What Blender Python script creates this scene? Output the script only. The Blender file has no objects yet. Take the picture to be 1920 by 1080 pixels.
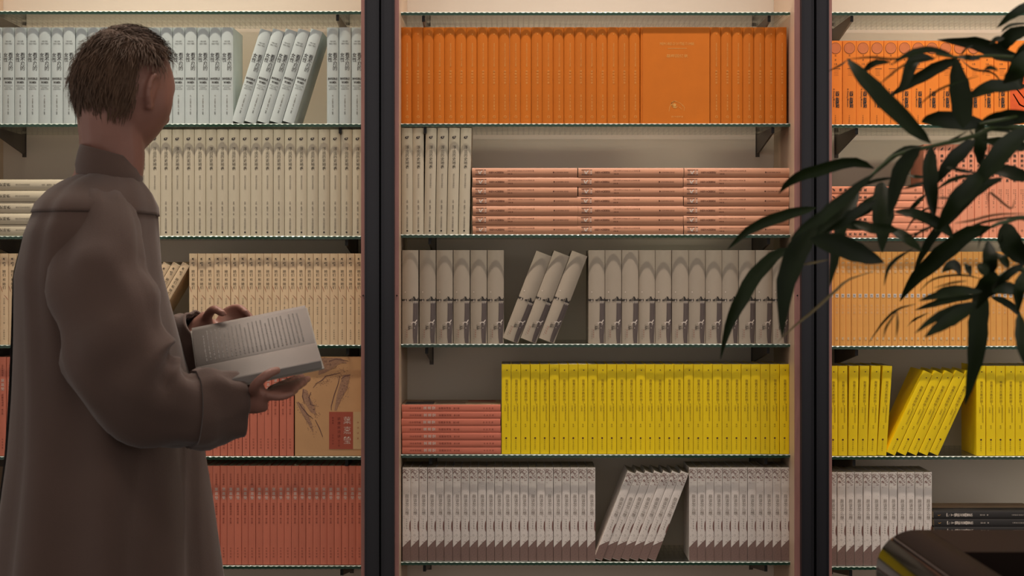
import bpy, math, random
from mathutils import Vector, Matrix, noise

C = bpy.context.scene.collection
R = math.radians

# ---------------------------------------------------------------- camera, world, lights, exposure
F = 3393.0            # focal length in pixels of a 1920 wide frame
D0 = 3.9              # camera to the plane of the book spines (y = 0)
H = 1.33              # camera height
S = F / D0            # pixels per metre in the spine plane
cam_d = bpy.data.cameras.new('camera')
cam_d.sensor_width = 36
cam_d.lens = F / 1920 * 36
cam_d.shift_y = -40 / 1920
cam_d.clip_start = 0.05
cam_d.dof.use_dof = True
cam_d.dof.focus_distance = D0
cam_d.dof.aperture_fstop = 8.0
cam = bpy.data.objects.new('camera', cam_d)
cam.location = (0, -D0, H)
cam.rotation_euler = (R(90), 0, 0)
C.objects.link(cam)
sc = bpy.context.scene
sc.camera = cam
sc.view_settings.view_transform = 'Standard'
sc.view_settings.look = 'None'
sc.view_settings.gamma = 1
sc.view_settings.use_curve_mapping = False
sc.view_settings.exposure = 0.0
sc.cycles.transparent_max_bounces = 16
sc.cycles.use_denoising = True

world = bpy.data.worlds.new('room_ambient')
sc.world = world
world.use_nodes = True
world.node_tree.nodes['Background'].inputs[0].default_value = (1.0, 0.93, 0.87, 1)
world.node_tree.nodes['Background'].inputs[1].default_value = 0.66


def area(name, loc, rot, sx, sy, power, col, spread=180):
    l = bpy.data.lights.new(name, 'AREA')
    l.shape = 'RECTANGLE'
    l.size, l.size_y = sx, sy
    l.energy = power
    l.color = col
    l.spread = R(spread)
    o = bpy.data.objects.new(name, l)
    o.location, o.rotation_euler = loc, rot
    C.objects.link(o)
    return o


BAY_MID = {'L': (311 - 960) / S, 'C': (1117 - 960) / S, 'R': (1920 - 960) / S}
WARM = {'L': (1.0, 0.90, 0.74), 'C': (1.0, 0.86, 0.76), 'R': (1.0, 0.86, 0.74)}
for b in 'LCR':       # one warm ceiling strip lamp above the front of each bay, grazing the shelves
    area('strip_lamp', (BAY_MID[b], -0.33, 2.87), (R(7), 0, 0), 0.7, 0.025, {'L': 3.7, 'C': 3.2, 'R': 5.0}[b], WARM[b], 64)
    area('cabinet_lamp', (BAY_MID[b], 0.165, 3.52), (R(1.5), 0, 0), 0.7, 0.03, 10, (1.0, 0.86, 0.77), 120)   # inside the head of the bay, behind the books
area('fill_lamp', (0, -2.3, 3.55), (R(10), 0, 0), 2.4, 0.6, 14, (1.0, 0.90, 0.80))  # unseen overhead lamp, added as soft fill from the room


# ---------------------------------------------------------------- helpers
def lin(c):
    return tuple(((v / 255 + 0.055) / 1.055) ** 2.4 if v > 10 else v / 255 / 12.92 for v in c) + (1,)


MATS = {}


def mat(name, col, rough=0.6, var=0.06, scale=40, bump=0.0, bscale=400, metal=0, spec=0.4, coat=0, rnd=0.0, stretch=None, sheen=0):
    if name in MATS:
        return MATS[name]
    m = bpy.data.materials.new(name)
    m.use_nodes = True
    nt = m.node_tree
    n, l = nt.nodes, nt.links
    p = n['Principled BSDF']
    p.inputs['Roughness'].default_value = rough
    p.inputs['Metallic'].default_value = metal
    p.inputs['Specular IOR Level'].default_value = spec
    p.inputs['Coat Weight'].default_value = coat
    p.inputs['Sheen Weight'].default_value = sheen
    tc = n.new('ShaderNodeTexCoord')
    mp = n.new('ShaderNodeMapping')
    if stretch:
        mp.inputs['Scale'].default_value = stretch
    l.new(tc.outputs['Object'], mp.inputs[0])
    tx = n.new('ShaderNodeTexNoise')
    tx.inputs['Scale'].default_value = scale
    tx.inputs['Detail'].default_value = 4
    l.new(mp.outputs[0], tx.inputs['Vector'])
    hs = n.new('ShaderNodeHueSaturation')
    hs.inputs['Color'].default_value = lin(col)
    mr = n.new('ShaderNodeMapRange')
    mr.inputs['To Min'].default_value = 1 - var * 2
    mr.inputs['To Max'].default_value = 1 + var * 2
    l.new(tx.outputs['Fac'], mr.inputs[0])
    if rnd:
        oi = n.new('ShaderNodeObjectInfo')
        m2 = n.new('ShaderNodeMapRange')
        m2.inputs['To Min'].default_value = 1 - rnd
        m2.inputs['To Max'].default_value = 1 + rnd
        l.new(oi.outputs['Random'], m2.inputs[0])
        mu = n.new('ShaderNodeMath')
        mu.operation = 'MULTIPLY'
        l.new(mr.outputs[0], mu.inputs[0])
        l.new(m2.outputs[0], mu.inputs[1])
        l.new(mu.outputs[0], hs.inputs['Value'])
    else:
        l.new(mr.outputs[0], hs.inputs['Value'])
    l.new(hs.outputs[0], p.inputs['Base Color'])
    if bump:
        t2 = n.new('ShaderNodeTexNoise')
        t2.inputs['Scale'].default_value = bscale
        l.new(mp.outputs[0], t2.inputs['Vector'])
        bp = n.new('ShaderNodeBump')
        bp.inputs['Strength'].default_value = bump
        bp.inputs['Distance'].default_value = 0.001
        l.new(t2.outputs['Fac'], bp.inputs['Height'])
        l.new(bp.outputs[0], p.inputs['Normal'])
    MATS[name] = m
    return m


class MB:
    """collects faces, builds ONE mesh object"""
    def __init__(s):
        s.v, s.f, s.m, s.sm, s.mats = [], [], [], [], []

    def mi(s, m):
        if m is None:
            return 0
        if m not in s.mats:
            s.mats.append(m)
        return s.mats.index(m)

    def add(s, vs, fs, m=None, smooth=False):
        k = len(s.v)
        i = s.mi(m)
        s.v += [tuple(v) for v in vs]
        for f in fs:
            s.f.append(tuple(a + k for a in f))
            s.m.append(i)
            s.sm.append(smooth)

    def box(s, x0, x1, y0, y1, z0, z1, m=None):
        s.add([(x, y, z) for z in (z0, z1) for y in (y0, y1) for x in (x0, x1)],
              [(0, 2, 3, 1), (4, 5, 7, 6), (0, 1, 5, 4), (2, 6, 7, 3), (0, 4, 6, 2), (1, 3, 7, 5)], m)

    def prism(s, pts, y0, y1, m=None, axis='y', smooth=False):
        """extrude outline pts (2-D) along an axis"""
        def P(p, t):
            return (p[0], t, p[1]) if axis == 'y' else ((t, p[0], p[1]) if axis == 'x' else (p[0], p[1], t))
        n = len(pts)
        s.add([P(p, y0) for p in pts] + [P(p, y1) for p in pts],
              [(i, (i + 1) % n, n + (i + 1) % n, n + i) for i in range(n)], m, smooth)
        s.add([P(p, y0) for p in pts] + [P(p, y1) for p in pts], [tuple(range(n))[::-1], tuple(range(n, 2 * n))], m)

    def tube(s, pts, rad, m=None, seg=12, caps=True, squash=None):
        pts = [Vector(p) for p in pts]
        n = len(pts)
        vs, up = [], None
        for i, p in enumerate(pts):
            t = (pts[min(i + 1, n - 1)] - pts[max(i - 1, 0)]).normalized()
            if up is None:
                up = Vector((0, 1, 0)) if abs(t.y) < 0.9 else Vector((0, 0, 1))
            a = (up - t * up.dot(t)).normalized()
            up = a
            b = t.cross(a)
            r = rad[i] if isinstance(rad, (list, tuple)) else rad
            for k in range(seg):
                w = 2 * math.pi * k / seg
                vs.append(p + a * (r * math.cos(w)) * (squash or 1) + b * r * math.sin(w))
        fs = [(i * seg + k, i * seg + (k + 1) % seg, (i + 1) * seg + (k + 1) % seg, (i + 1) * seg + k) for i in range(n - 1) for k in range(seg)]
        if caps:
            fs += [tuple(range(seg))[::-1], tuple(range((n - 1) * seg, n * seg))]
        s.add(vs, fs, m, True)

    def sphere(s, c, r, m=None, seg=16, rings=10, mtx=None):
        r = Vector(r) if not isinstance(r, (int, float)) else Vector((r, r, r))
        vs = []
        for i in range(rings + 1):
            a = math.pi * i / rings
            for k in range(seg):
                w = 2 * math.pi * k / seg
                p = Vector((r.x * math.sin(a) * math.cos(w), r.y * math.sin(a) * math.sin(w), r.z * math.cos(a)))
                if mtx:
                    p = mtx @ p
                vs.append(Vector(c) + p)
        s.add(vs, [(i * seg + k, (i + 1) * seg + k, (i + 1) * seg + (k + 1) % seg, i * seg + (k + 1) % seg) for i in range(rings) for k in range(seg)], m, True)

    def mesh(s, name):
        me = bpy.data.meshes.new(name)
        me.from_pydata(s.v, [], s.f)
        for m in s.mats:
            me.materials.append(m)
        me.polygons.foreach_set('material_index', s.m)
        me.polygons.foreach_set('use_smooth', s.sm)
        me.update()
        return me

    def build(s, name, m=None, parent=None):
        me = s.mesh(name)
        if m is not None and not s.mats:
            me.materials.append(m)
        return link(name, me, parent)


def link(name, data, parent=None):
    o = bpy.data.objects.new(name, data)
    C.objects.link(o)
    if parent:
        o.parent = parent
    return o


def tag(o, label=None, cat=None, group=None, kind=None):
    if label:
        o['label'] = label
    if cat:
        o['category'] = cat
    if group:
        o['group'] = group
    if kind:
        o['kind'] = kind
    return o


def thing(name, label, cat, loc=(0, 0, 0), group=None):
    o = bpy.data.objects.new(name, None)
    o.empty_display_size = 0.05
    C.objects.link(o)
    o.location = loc
    return tag(o, label, cat, group)


def copy_tree(o, parent=None):
    c = o.copy()
    C.objects.link(c)
    c.parent = parent
    for ch in [x for x in kids.get(o.name, [])]:
        copy_tree(ch, c)
    return c


def P(px, py, D=D0):
    """the point at distance D that the photograph shows at pixel px, py"""
    return Vector(((px - 960) / F * D, D - D0, H - (py - 500) / F * D))


def X(px):
    return (px - 960) / S


def Z(py):
    return H + (500 - py) / S


ORD = ['', 'first', 'second', 'third', 'fourth', 'fifth', 'sixth', 'seventh', 'eighth', 'ninth', 'tenth', 'eleventh', 'twelfth', 'thirteenth',
       'fourteenth', 'fifteenth', 'sixteenth', 'seventeenth', 'eighteenth', 'nineteenth', 'twentieth']
TENS = {20: 'twenty', 30: 'thirty', 40: 'forty'}
TENTH = {30: 'thirtieth', 40: 'fortieth'}


def order(n):
    if n <= 20:
        return ORD[n]
    t = n // 10 * 10
    return TENTH[t] if n == t else TENS[t] + '-' + ORD[n - t]


# ---------------------------------------------------------------- the setting
m_wall = mat('painted_wall', (232, 218, 202), 0.55, 0.02, 3, 0.1, 120)
m_floor = mat('dark_floor', (70, 60, 52), 0.35, 0.1, 6)
m_ceil = mat('ceiling_paint', (150, 140, 130), 0.8, 0.02, 3)
m_steel = mat('dark_steel', (38, 37, 42), 0.38, 0.10, 14, 0.08, 60, metal=0.35, spec=0.5, stretch=(1, 1, 0.1))
m_black = mat('black_gap', (10, 9, 9), 0.8, 0.02)
m_wood = mat('rose_wood_edge', (172, 122, 114), 0.5, 0.18, 30, 0.2, 200, stretch=(3, 3, 0.35))
m_side = mat('lit_wood_panel', (205, 178, 152), 0.45, 0.03, 6)  # light reflected by the wood put into a paler beige

b = MB(); b.box(-3.2, 3.2, 0.235, 0.36, 0, 3.6); tag(b.build('wall_back', m_wall), 'pale cream wall behind the glass shelves', None, None, 'structure')
b = MB(); b.box(-3.2, 3.2, -5.2, 0.36, -0.1, 0); tag(b.build('floor', m_floor), 'dark floor of the shop', None, None, 'structure')
b = MB(); b.box(-3.2, 3.2, -5.2, 0.36, 3.6, 3.7); tag(b.build('ceiling', m_ceil), 'ceiling above the bookcases', None, None, 'structure')

# uprights: two steel profiles with a gap, rose wood edges and side panels coloured as lit wood
YF = -0.072                                    # front of the side panels
SF = F / (D0 + YF)


def XF(px):
    return (px - 960) / SF


def upright(label, px):                        # px: wood | steel | gap | steel | wood edges at the front, photo pixels
    a, b1, b2, c1, c2, d = [XF(v) for v in px]
    t = thing('bookcase_upright', label, 'upright', ((a + d) / 2, YF, 0))
    ox, oy = (a + d) / 2, YF
    for (x0, x1) in ((b1, b2), (c1, c2)):
        m = MB()
        m.box(x0 - ox, x1 - ox, -0.02, 0.05, 0.0, 3.55)
        m.box(x0 - ox + 0.001, x0 - ox + 0.003, -0.0225, -0.02, 0.0, 3.55)
        m.box(x1 - ox - 0.003, x1 - ox - 0.001, -0.0225, -0.02, 0.0, 3.55)
        m.build('steel_profile', m_steel, t)
    m = MB(); m.box(b2 - ox + .0003, c1 - ox - .0003, -0.006, 0.05, 0.0, 3.55); m.build('gap_strip', m_black, t)
    for (x0, x1, s0, s1) in ((a, b1, a, a + 0.012), (c2, d, d - 0.012, d)):
        m = MB(); m.box(x0 - ox, x1 - ox - .0002, 0.0, 0.006, 0.0, 3.55); e = m.build('wood_edge', m_wood, t)
        q = MB()
        for zz in (0.55, 1.269, 2.0):
            q.tube([((x0 + x1) / 2 - ox, -0.0012, zz), ((x0 + x1) / 2 - ox, 0.0005, zz)], 0.0016, seg=10)
        q.build('screw', m_black, e)
        m = MB(); m.box(s0 - ox, s1 - ox, 0.0065, 0.235 - oy - 0.001, 0.0, 3.55); m.build('side_panel', m_side, t)
    return t


upright('tall dark steel double upright between the left and the middle bay', (677, 685, 712.3, 716, 740.5, 748))
upright('tall dark steel double upright between middle and right bay, behind palm leaves', (1490, 1500, 1523, 1527.5, 1551.5, 1560))
upright('tall dark steel double upright closing the left bay beyond the frame', (-140, -132, -105, -101, -78, -70))
upright('tall dark steel double upright closing the right bay beyond the frame', (2305, 2315, 2338, 2342.5, 2366, 2375))

# glass shelves ----------------------------------------------------------------
def glass_mat(name, tint, lines, trans):
    m = bpy.data.materials.new(name)
    m.use_nodes = True
    n, l = m.node_tree.nodes, m.node_tree.links
    n.clear()
    out = n.new('ShaderNodeOutputMaterial')
    tr = n.new('ShaderNodeBsdfTransparent')
    gl = n.new('ShaderNodeBsdfGlossy')
    gl.inputs['Roughness'].default_value = 0.06
    df = n.new('ShaderNodeBsdfPrincipled')
    df.inputs['Base Color'].default_value = lin(lines)
    df.inputs['Roughness'].default_value = 0.25
    tc = n.new('ShaderNodeTexCoord')
    wv = n.new('ShaderNodeTexWave')
    wv.wave_type = 'BANDS'
    wv.bands_direction = 'X'
    wv.inputs['Scale'].default_value = 26.5
    wv.inputs['Distortion'].default_value = 0.4
    l.new(tc.outputs['Object'], wv.inputs['Vector'])
    cr = n.new('ShaderNodeValToRGB')
    cr.color_ramp.elements[0].color = tuple(c * 0.72 for c in lin(tint)[:3]) + (1,)
    cr.color_ramp.elements[0].position = 0.0
    cr.color_ramp.elements[1].color = lin(tint)
    cr.color_ramp.elements[1].position = 0.3
    l.new(wv.outputs['Color'], cr.inputs[0])
    l.new(cr.outputs[0], tr.inputs[0])
    fr = n.new('ShaderNodeFresnel')
    fr.inputs[0].default_value = 1.45
    m1 = n.new('ShaderNodeMixShader')
    l.new(fr.outputs[0], m1.inputs[0])
    l.new(tr.outputs[0], m1.inputs[1])
    l.new(gl.outputs[0], m1.inputs[2])
    m2 = n.new('ShaderNodeMixShader')
    m2.inputs[0].default_value = 1 - trans
    l.new(m1.outputs[0], m2.inputs[1])
    l.new(df.outputs[0], m2.inputs[2])
    l.new(m2.outputs[0], out.inputs[0])
    return m


m_glass = glass_mat('reeded_glass', (246, 249, 245), (190, 195, 182), 0.95)
m_edge = glass_mat('glass_edge', (128, 172, 152), (70, 112, 92), 0.68)
m_lip_glint = glass_mat('edge_lip_glint', (235, 240, 235), (225, 235, 225), 0.3)  # overhead light caught on the bevel put into a near-white colour
m_brk = mat('bronze_bracket', (84, 74, 66), 0.45, 0.06, 20, metal=0.2)

BAYX = {'L': (X(-47), X(681.2)), 'C': (X(752.4), X(1480.6)), 'R': (X(1551), X(2290))}
LEV = {'L': (22, 232.8, 442.7, 646.5, 855, 1059.3), 'C': (24, 232.5, 440, 644.7, 851.5, 1052.2), 'R': (24, 234.3, 446.2, 648.5, 854.7, 1061)}
BAYN = {'L': 'left bay', 'C': 'middle bay', 'R': 'right bay'}
SHELFN = ('empty top glass shelf', 'glass shelf under the top row of books', 'glass shelf under the second row of books',
          'glass shelf under the third row of books', 'glass shelf under the fourth row of books', 'glass shelf under the lowest row of books')
BRK = {'L': ((-11, 633), (-11, 638), (-11, 650), (-11, 652), (-11, 650), (-11, 641)),
       'C': ((794, 1442), (797, 1449), (806, 1441), (800, 1440), (807, 1436), (796, 1436)),
       'R': ((1597, 2240), (1606, 2240), (1604, 2240), (1606, 2240), (1601, 2240), (1595, 2240))}
ROWW = ('top', 'second', 'third', 'fourth', 'fifth', 'lowest')
for bay in 'LCR':
    x0, x1 = BAYX[bay]
    for i, py in enumerate(LEV[bay]):
        z = Z(py) - 0.0004
        t = thing('glass_shelf', f'{SHELFN[i]}, {BAYN[bay]}, pale green edge' if i == 0 else f'{SHELFN[i]}, {BAYN[bay]}', 'shelf', ((x0 + x1) / 2, 0, z), 'reeded glass shelves')
        w = (x1 - x0) / 2
        m = MB(); m.box(-w, w, -0.0092, 0.228, -0.0065, 0.0); m.build('glass_pane', m_glass, t)
        # rippled front edge of the glass, dark green below a lip with its highlight painted in
        per = 0.0118
        n = int(2 * w / (per / 6))
        e, c = MB(), MB()
        ve, vc = [], []
        for k in range(n + 1):
            x = -w + 2 * w * k / n
            sw = math.sin(2 * math.pi * x / per)
            top = 0.0004 - 0.0011 + 0.0007 * sw
            ve += [(x, -0.0110, -0.0062 + 0.0005 * sw), (x, -0.0110, top), (x, -0.0094, top), (x, -0.0094, -0.0062 + 0.0005 * sw)]
            vc += [(x, -0.0109, top + 0.0001), (x, -0.0094, 0.0006), (x, -0.0094, top + .0001)]
        e.add(ve, [(4 * k + a, 4 * k + 4 + a, 4 * k + 4 + (a + 1) % 4, 4 * k + (a + 1) % 4) for k in range(n) for a in range(4)])
        c.add(vc, [(3 * k + a, 3 * k + 3 + a, 3 * k + 3 + (a + 1) % 3, 3 * k + (a + 1) % 3) for k in range(n) for a in range(3)])
        ed = e.build('polished_edge', m_edge, t)
        c.build('edge_lip', m_lip_glint, ed)
        for j, bx in enumerate(BRK[bay][i]):
            xb = (bx - 960) / F * (D0 - 0.008)
            side = ('left', 'right')[j]
            o = MB()
            o.prism([(-0.008, 0.0), (0.232, 0.0), (0.232, -0.040), (0.222, -0.043), (-0.008, -0.0135)], -0.002, 0.002, axis='x')
            o = o.build('support_plate', m_brk, None)
            g = thing('shelf_bracket', f'{side} bronze bracket holding the {ROWW[i]} glass shelf of the {BAYN[bay]}', 'bracket', (xb, 0, z - 0.0068), 'bronze shelf brackets')
            o.parent = g
            q = MB(); q.box(-0.0045, 0.0045, 0.2325, 0.2348, -0.05, 0.004); q.build('wall_plate', m_brk, g)
            q = MB(); q.box(-0.0032, 0.0032, -0.0095, -0.0082, -0.0135, -0.0005); q.build('end_cap', m_black, g)

# ---------------------------------------------------------------- writing on the books
GC = {}


def glyphs(s, bold=0.0):
    k = (s, bold)
    if k not in GC:
        cu = bpy.data.curves.new('writing', 'FONT')
        cu.body, cu.size, cu.resolution_u, cu.offset = s, 1, 1, bold
        o = bpy.data.objects.new('writing', cu)
        C.objects.link(o)
        dg = bpy.context.evaluated_depsgraph_get()
        me = bpy.data.meshes.new_from_object(o.evaluated_get(dg))
        GC[k] = ([tuple(v.co) for v in me.vertices], [tuple(p.vertices) for p in me.polygons])
        bpy.data.objects.remove(o)
        bpy.data.curves.remove(cu)
        bpy.data.meshes.remove(me)
    return GC[k]


class Print:
    """flat print on a spine: u = px right of the spine's centre line, v = px below the top of the book"""
    def __init__(s, w, h, bulge=0.0, off=0.0005):
        s.w, s.h, s.b, s.off = w / S, h / S, bulge, off
        s.mb = MB()

    def pt(s, u, v, lift=0.0):
        x = u / S
        y = s.b * min(1, (2 * x / s.w) ** 2) - s.off - lift
        return (x, y, s.h - v / S)

    def word(s, t, u, v, size, m, width=None, bold=0.0, rot=False, lift=0):
        vs, fs = glyphs(t, bold)
        if not vs:
            return
        x0, x1 = min(p[0] for p in vs), max(p[0] for p in vs)
        kx = (width / (x1 - x0)) if width else size
        out = []
        for p in vs:
            a, c = (p[0] - (x0 + x1) / 2) * kx, (p[1] - 0.36) * size
            if rot:
                a, c = c, -a
            out.append(s.pt(u + a, v - c, lift))
        s.mb.add(out, fs, m)

    def col(s, t, u, v, pitch, size, m, bold=0.0, lift=0):
        for i, ch in enumerate(t):
            if ch != ' ':
                s.word(ch, u, v + (i + 0.5) * pitch, size, m, None, bold, lift=lift)

    def poly(s, pts, m, lift=0):
        s.mb.add([s.pt(u, v, lift) for u, v in pts], [tuple(range(len(pts)))[::-1]], m)

    def disc(s, u, v, r, m, n=10, lift=0, ry=None):
        s.poly([(u + r * math.cos(2 * math.pi * k / n), v + (ry or r) * math.sin(2 * math.pi * k / n)) for k in range(n)], m, lift)

    def stroke(s, pts, w, m, lift=0, taper=True):
        n = len(pts)
        L, Rr = [], []
        for i, (u, v) in enumerate(pts):
            a, c = pts[max(0, i - 1)], pts[min(n - 1, i + 1)]
            dx, dy = c[0] - a[0], c[1] - a[1]
            q = math.hypot(dx, dy) or 1
            ww = w / 2 * (1 if not taper else (0.35 + 0.65 * math.sin(math.pi * (i + 0.5) / n)))
            L.append(s.pt(u - dy / q * ww, v + dx / q * ww, lift))
            Rr.append(s.pt(u + dy / q * ww, v - dx / q * ww, lift))
        s.mb.add(L + Rr, [(i, i + 1, n + i + 1, n + i) for i in range(n - 1)], m)

    def ring(s, u, v, r, w, m, n=20, lift=0):
        a = [s.pt(u + r * math.cos(2 * math.pi * k / n), v + r * math.sin(2 * math.pi * k / n), lift) for k in range(n)]
        c = [s.pt(u + (r - w) * math.cos(2 * math.pi * k / n), v + (r - w) * math.sin(2 * math.pi * k / n), lift) for k in range(n)]
        s.mb.add(a + c, [(k, (k + 1) % n, n + (k + 1) % n, n + k) for k in range(n)], m)

    def mesh(s):
        return s.mb.mesh('spine_print')


def ink(name, col, rough=0.6):
    return mat(name, col, rough, 0.04, 300)


k_dark, k_grey, k_faint = ink('dark_ink', (52, 46, 42)), ink('grey_ink', (110, 100, 92)), ink('faint_ink', (138, 126, 116))
k_gold = mat('gold_foil', (236, 176, 96), 0.35, 0.2, 500, metal=0.5)
k_red, k_white = ink('red_ink', (150, 60, 40)), ink('white_ink', (225, 212, 200))
k_dred = ink('dark_red_ink', (112, 42, 34))
k_brown = ink('brown_ink', (92, 52, 36))
k_band = mat('ink_wash_band', (96, 84, 80), 0.6, 0.2, 90, stretch=(4, 4, 0.4))
k_flower = ink('plum_ink', (126, 88, 80))
k_ground = mat('speckled_plum', (132, 106, 98), 0.6, 0.25, 500)
k_ymark = ink('olive_ink', (132, 100, 16))
k_pale_ink = ink('pale_print', (228, 190, 140))  # pale lettering printed on the ochre spines
m_paper = mat('paper_edges', (214, 198, 172), 0.8, 0.08, 60, 0.3, 900, stretch=(12, 1, 1))


def t_inv(p):
    p.word('CAROLINE', 0, 26, 3.6, k_dark, 11); p.word('CRIADO PEREZ', 0, 30.5, 3.6, k_dark, 14)
    p.col('看不见的', 4.4, 47.5, 8.4, 9.2, k_dark); p.col('女性', -5.0, 47.5, 8.8, 9.2, k_dark)
    p.word('INVISIBLE', 0, 96, 5.6, k_dark, 17.5, 0.03); p.word('WOMEN', 0, 103, 5.6, k_dark, 13, 0.03)
    p.word('EXPOSING DATA BIAS', 0, 109.5, 2.8, k_dark, 16); p.word('IN A WORLD', 0, 112.6, 2.8, k_dark, 10); p.word('DESIGNED FOR MEN', 0, 115.7, 2.8, k_dark, 14)
    p.col('英 卡罗琳著', 0, 127, 2.7, 2.9, k_grey); p.col('詹涵 译', 0, 145, 2.7, 2.9, k_grey); p.col('新星', 0, 158, 2.7, 3, k_dark)


def t_map(p):
    p.disc(-0.8, 18, 3.2, k_dark, 9, ry=2.4); p.disc(2.0, 16.4, 1.6, k_grey, 8); p.disc(-0.3, 17.6, .9, k_white, 6, lift=.0001)
    p.col('浮出历史地表', 0.5, 33, 7.3, 7.2, k_dark); p.col('现代妇女文学研究', 0.5, 86, 3.4, 3.5, k_grey)
    p.col('孟悦 戴锦华 著', 0.3, 135, 3.2, 3.4, k_grey); p.col('北京大学出版社', 0.3, 166, 3.3, 3.8, k_grey); p.disc(0.4, 193, 1.8, k_dark, 8)


def t_them(p):
    p.word('新', 0, 10.5, 4.6, k_dark, None, 0.02); p.col('陈衡', 1, 15.5, 4.2, 4.2, k_grey); p.disc(-2, 18, 1.1, k_dark, 6)
    p.col('她们', 0, 30, 7, 6.2, k_dark); p.word('和', 0, 49, 5.6, k_dark); p.col('她们', 0, 53.5, 7, 6.2, k_dark)
    p.stroke([(-7, 61), (-5.3, 65), (-3, 72)], .8, k_red); p.stroke([(0, 78), (4, 82), (7.2, 87)], .8, k_red)
    p.col('冯沅君 凌叔华等', 0, 83, 4.1, 3.4, k_grey); p.stroke([(0, 118), (0, 127)], .4, k_faint); p.word('著', 0, 130, 3, k_grey)
    p.col('人民文学社', 0, 142, 4, 3.0, k_dark)


def t_poem(p):
    p.word('︵', 0, 13, 4, k_dred); p.col('中华诗词库', 0, 15, 4.2, 3.8, k_dred); p.word('︶', 0, 37, 4, k_dred)
    p.col('葉嘉瑩', 0.3, 40, 8, 6.6, k_white); p.col('说唐宋词讲', 0, 69, 4.8, 4.4, k_dred); p.col('修订版', 0, 97, 3.8, 3.6, k_dred)
    p.col('中华书局', 0, 152, 5.3, 3.4, k_dred)


def t_orange(p):
    p.disc(1.5, 13, .9, k_gold, 6)
    p.word("MEMOIRES D'OUTRE-TOMBE", 1.5, 52, 3.4, k_gold, 44, rot=True)
    p.col('墓畔回忆录', 1.5, 80, 5.4, 4.2, k_gold)
    p.word('夏多布里昂', 1.5, 141, 2.6, k_gold, 30, rot=True)
    p.ring(1.8, 168, 2.6, .45, k_gold, 10); p.stroke([(.5, 169), (2, 166.5), (3.2, 169.5)], .5, k_gold)


def t_brick(p):
    p.poly([(-5, 6), (5.4, 6), (5.4, 21), (-5, 21)], k_brown)
    p.poly([(-5, 22), (5.4, 22), (5.4, 26), (-5, 26)], k_brown)
    p.stroke([(3.2, 12), (-1.5, 13.5), (-2.6, 15), (.5, 16.4), (3.4, 19)], 2.2, k_white, .0001)
    for q in (23, 24.2, 25.2):
        p.stroke([(-3.6, q), (4, q)], .35, k_white, .0001, False)
    for q in (7.4, 8.8, 10.2):
        p.stroke([(-4, q), (4, q)], .4, k_grey, .0001, False)
    p.col('女性之人类简史', .3, 31, 4.1, 4.6, k_brown, .01)
    p.word('法国 人类学 JOURNAL DE LA FEMME 著', 3.2, 91, 2.9, k_brown, 50, rot=True)
    p.word('译者 著', -2.6, 71, 2.9, k_brown, 9, rot=True)
    p.disc(.4, 153, 1.6, k_brown, 6); p.word('生活读书新知三联书店', .3, 168, 3.2, k_brown, 25, rot=True)


def t_horse(p):
    rr = random.Random(4)
    for u in (-14.6, -13.2, -10.8, -9, -7.4, -1.2, 1.8, 4.6, 6.4, 7.8, 9.6, 11.2, 12.8, 14.4):
        hh = rr.uniform(3, 9) if u > 4 or u < -11 else rr.uniform(2.5, 4.5)
        p.stroke([(u, 95.5), (u + rr.uniform(-.8, .8), 95.5 - hh * .5), (u + rr.uniform(-1.2, .2), 95.5 - hh)], rr.uniform(1.6, 2.6), k_dark, .0001)
    for u in (6.5, 8.6, 10.6, 12.7):
        p.stroke([(u, 95), (u + .3, 100)], .7, k_white, .0002)
    e = [(5.8, 98), (5.8, 108), (5.6, 122), (5.0, 138), (4.9, 152), (5.2, 163), (6.6, 174.4)]
    r = [(15.2, 98), (15.2, 108), (15.1, 122), (14.9, 138), (14.2, 152), (13.4, 163), (13.6, 174.4)]
    for i in range(6):
        for j in range(3):
            f = lambda i, j: (e[i][0] + (r[i][0] - e[i][0]) * j / 3, e[i][1])
            p.poly([f(i, j), f(i, j + 1), f(i + 1, j + 1), f(i + 1, j)], k_band)
    p.stroke([(2.2, 137), (6, 135), (9.6, 135.4), (12, 132), (12.8, 130.5)], 2.2, k_white, .0002)
    p.stroke([(4.4, 136), (3, 139), (1.8, 140.5)], .9, k_white, .0002); p.stroke([(8.5, 136), (10.5, 138.6), (9.8, 141)], .9, k_white, .0002)
    p.stroke([(2.4, 137), (0.6, 135.6)], .8, k_white, .0002); p.stroke([(10, 136), (12.2, 138)], .8, k_white, .0002)
    p.disc(-9.2, 78.5, 1.1, k_white, 7); p.disc(-9.2, 95, 1.2, k_white, 7, .0002); p.disc(8, 146, .7, k_white, 6, .0002)
    p.word('牧人', -1.0, 145.5, 5, k_dark, 7, rot=True); p.word('心灵', 2.6, 145, 4, k_grey, 6, rot=True)
    p.col('心灵史', -2.6, 139, 3.6, 3.6, k_dark); p.col('改定版本', -6, 148, 4.2, 2.6, k_red); p.col('文艺出版社', -9, 147, 4.2, 2.6, k_faint)


def t_yellow(p):
    p.disc(1.4, 11, 1.2, k_brown, 6)
    p.col('我看见无数的她', 1, 28, 5.9, 5.6, k_ymark, .0); p.stroke([(.8, 69), (.8, 74)], .5, k_ymark, 0, False)
    p.word('从沉默到发声的女性写作', 3, 90, 3.2, k_ymark, 33, rot=True); p.word('口述史', -2.2, 83, 3.2, k_ymark, 11, rot=True)
    p.col('秋园', 0, 111, 3.6, 3.0, k_ymark); p.disc(0, 138.4, 1.9, k_brown, 6); p.col('文艺出版社', 0, 142, 3.7, 3.0, k_ymark)


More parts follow.
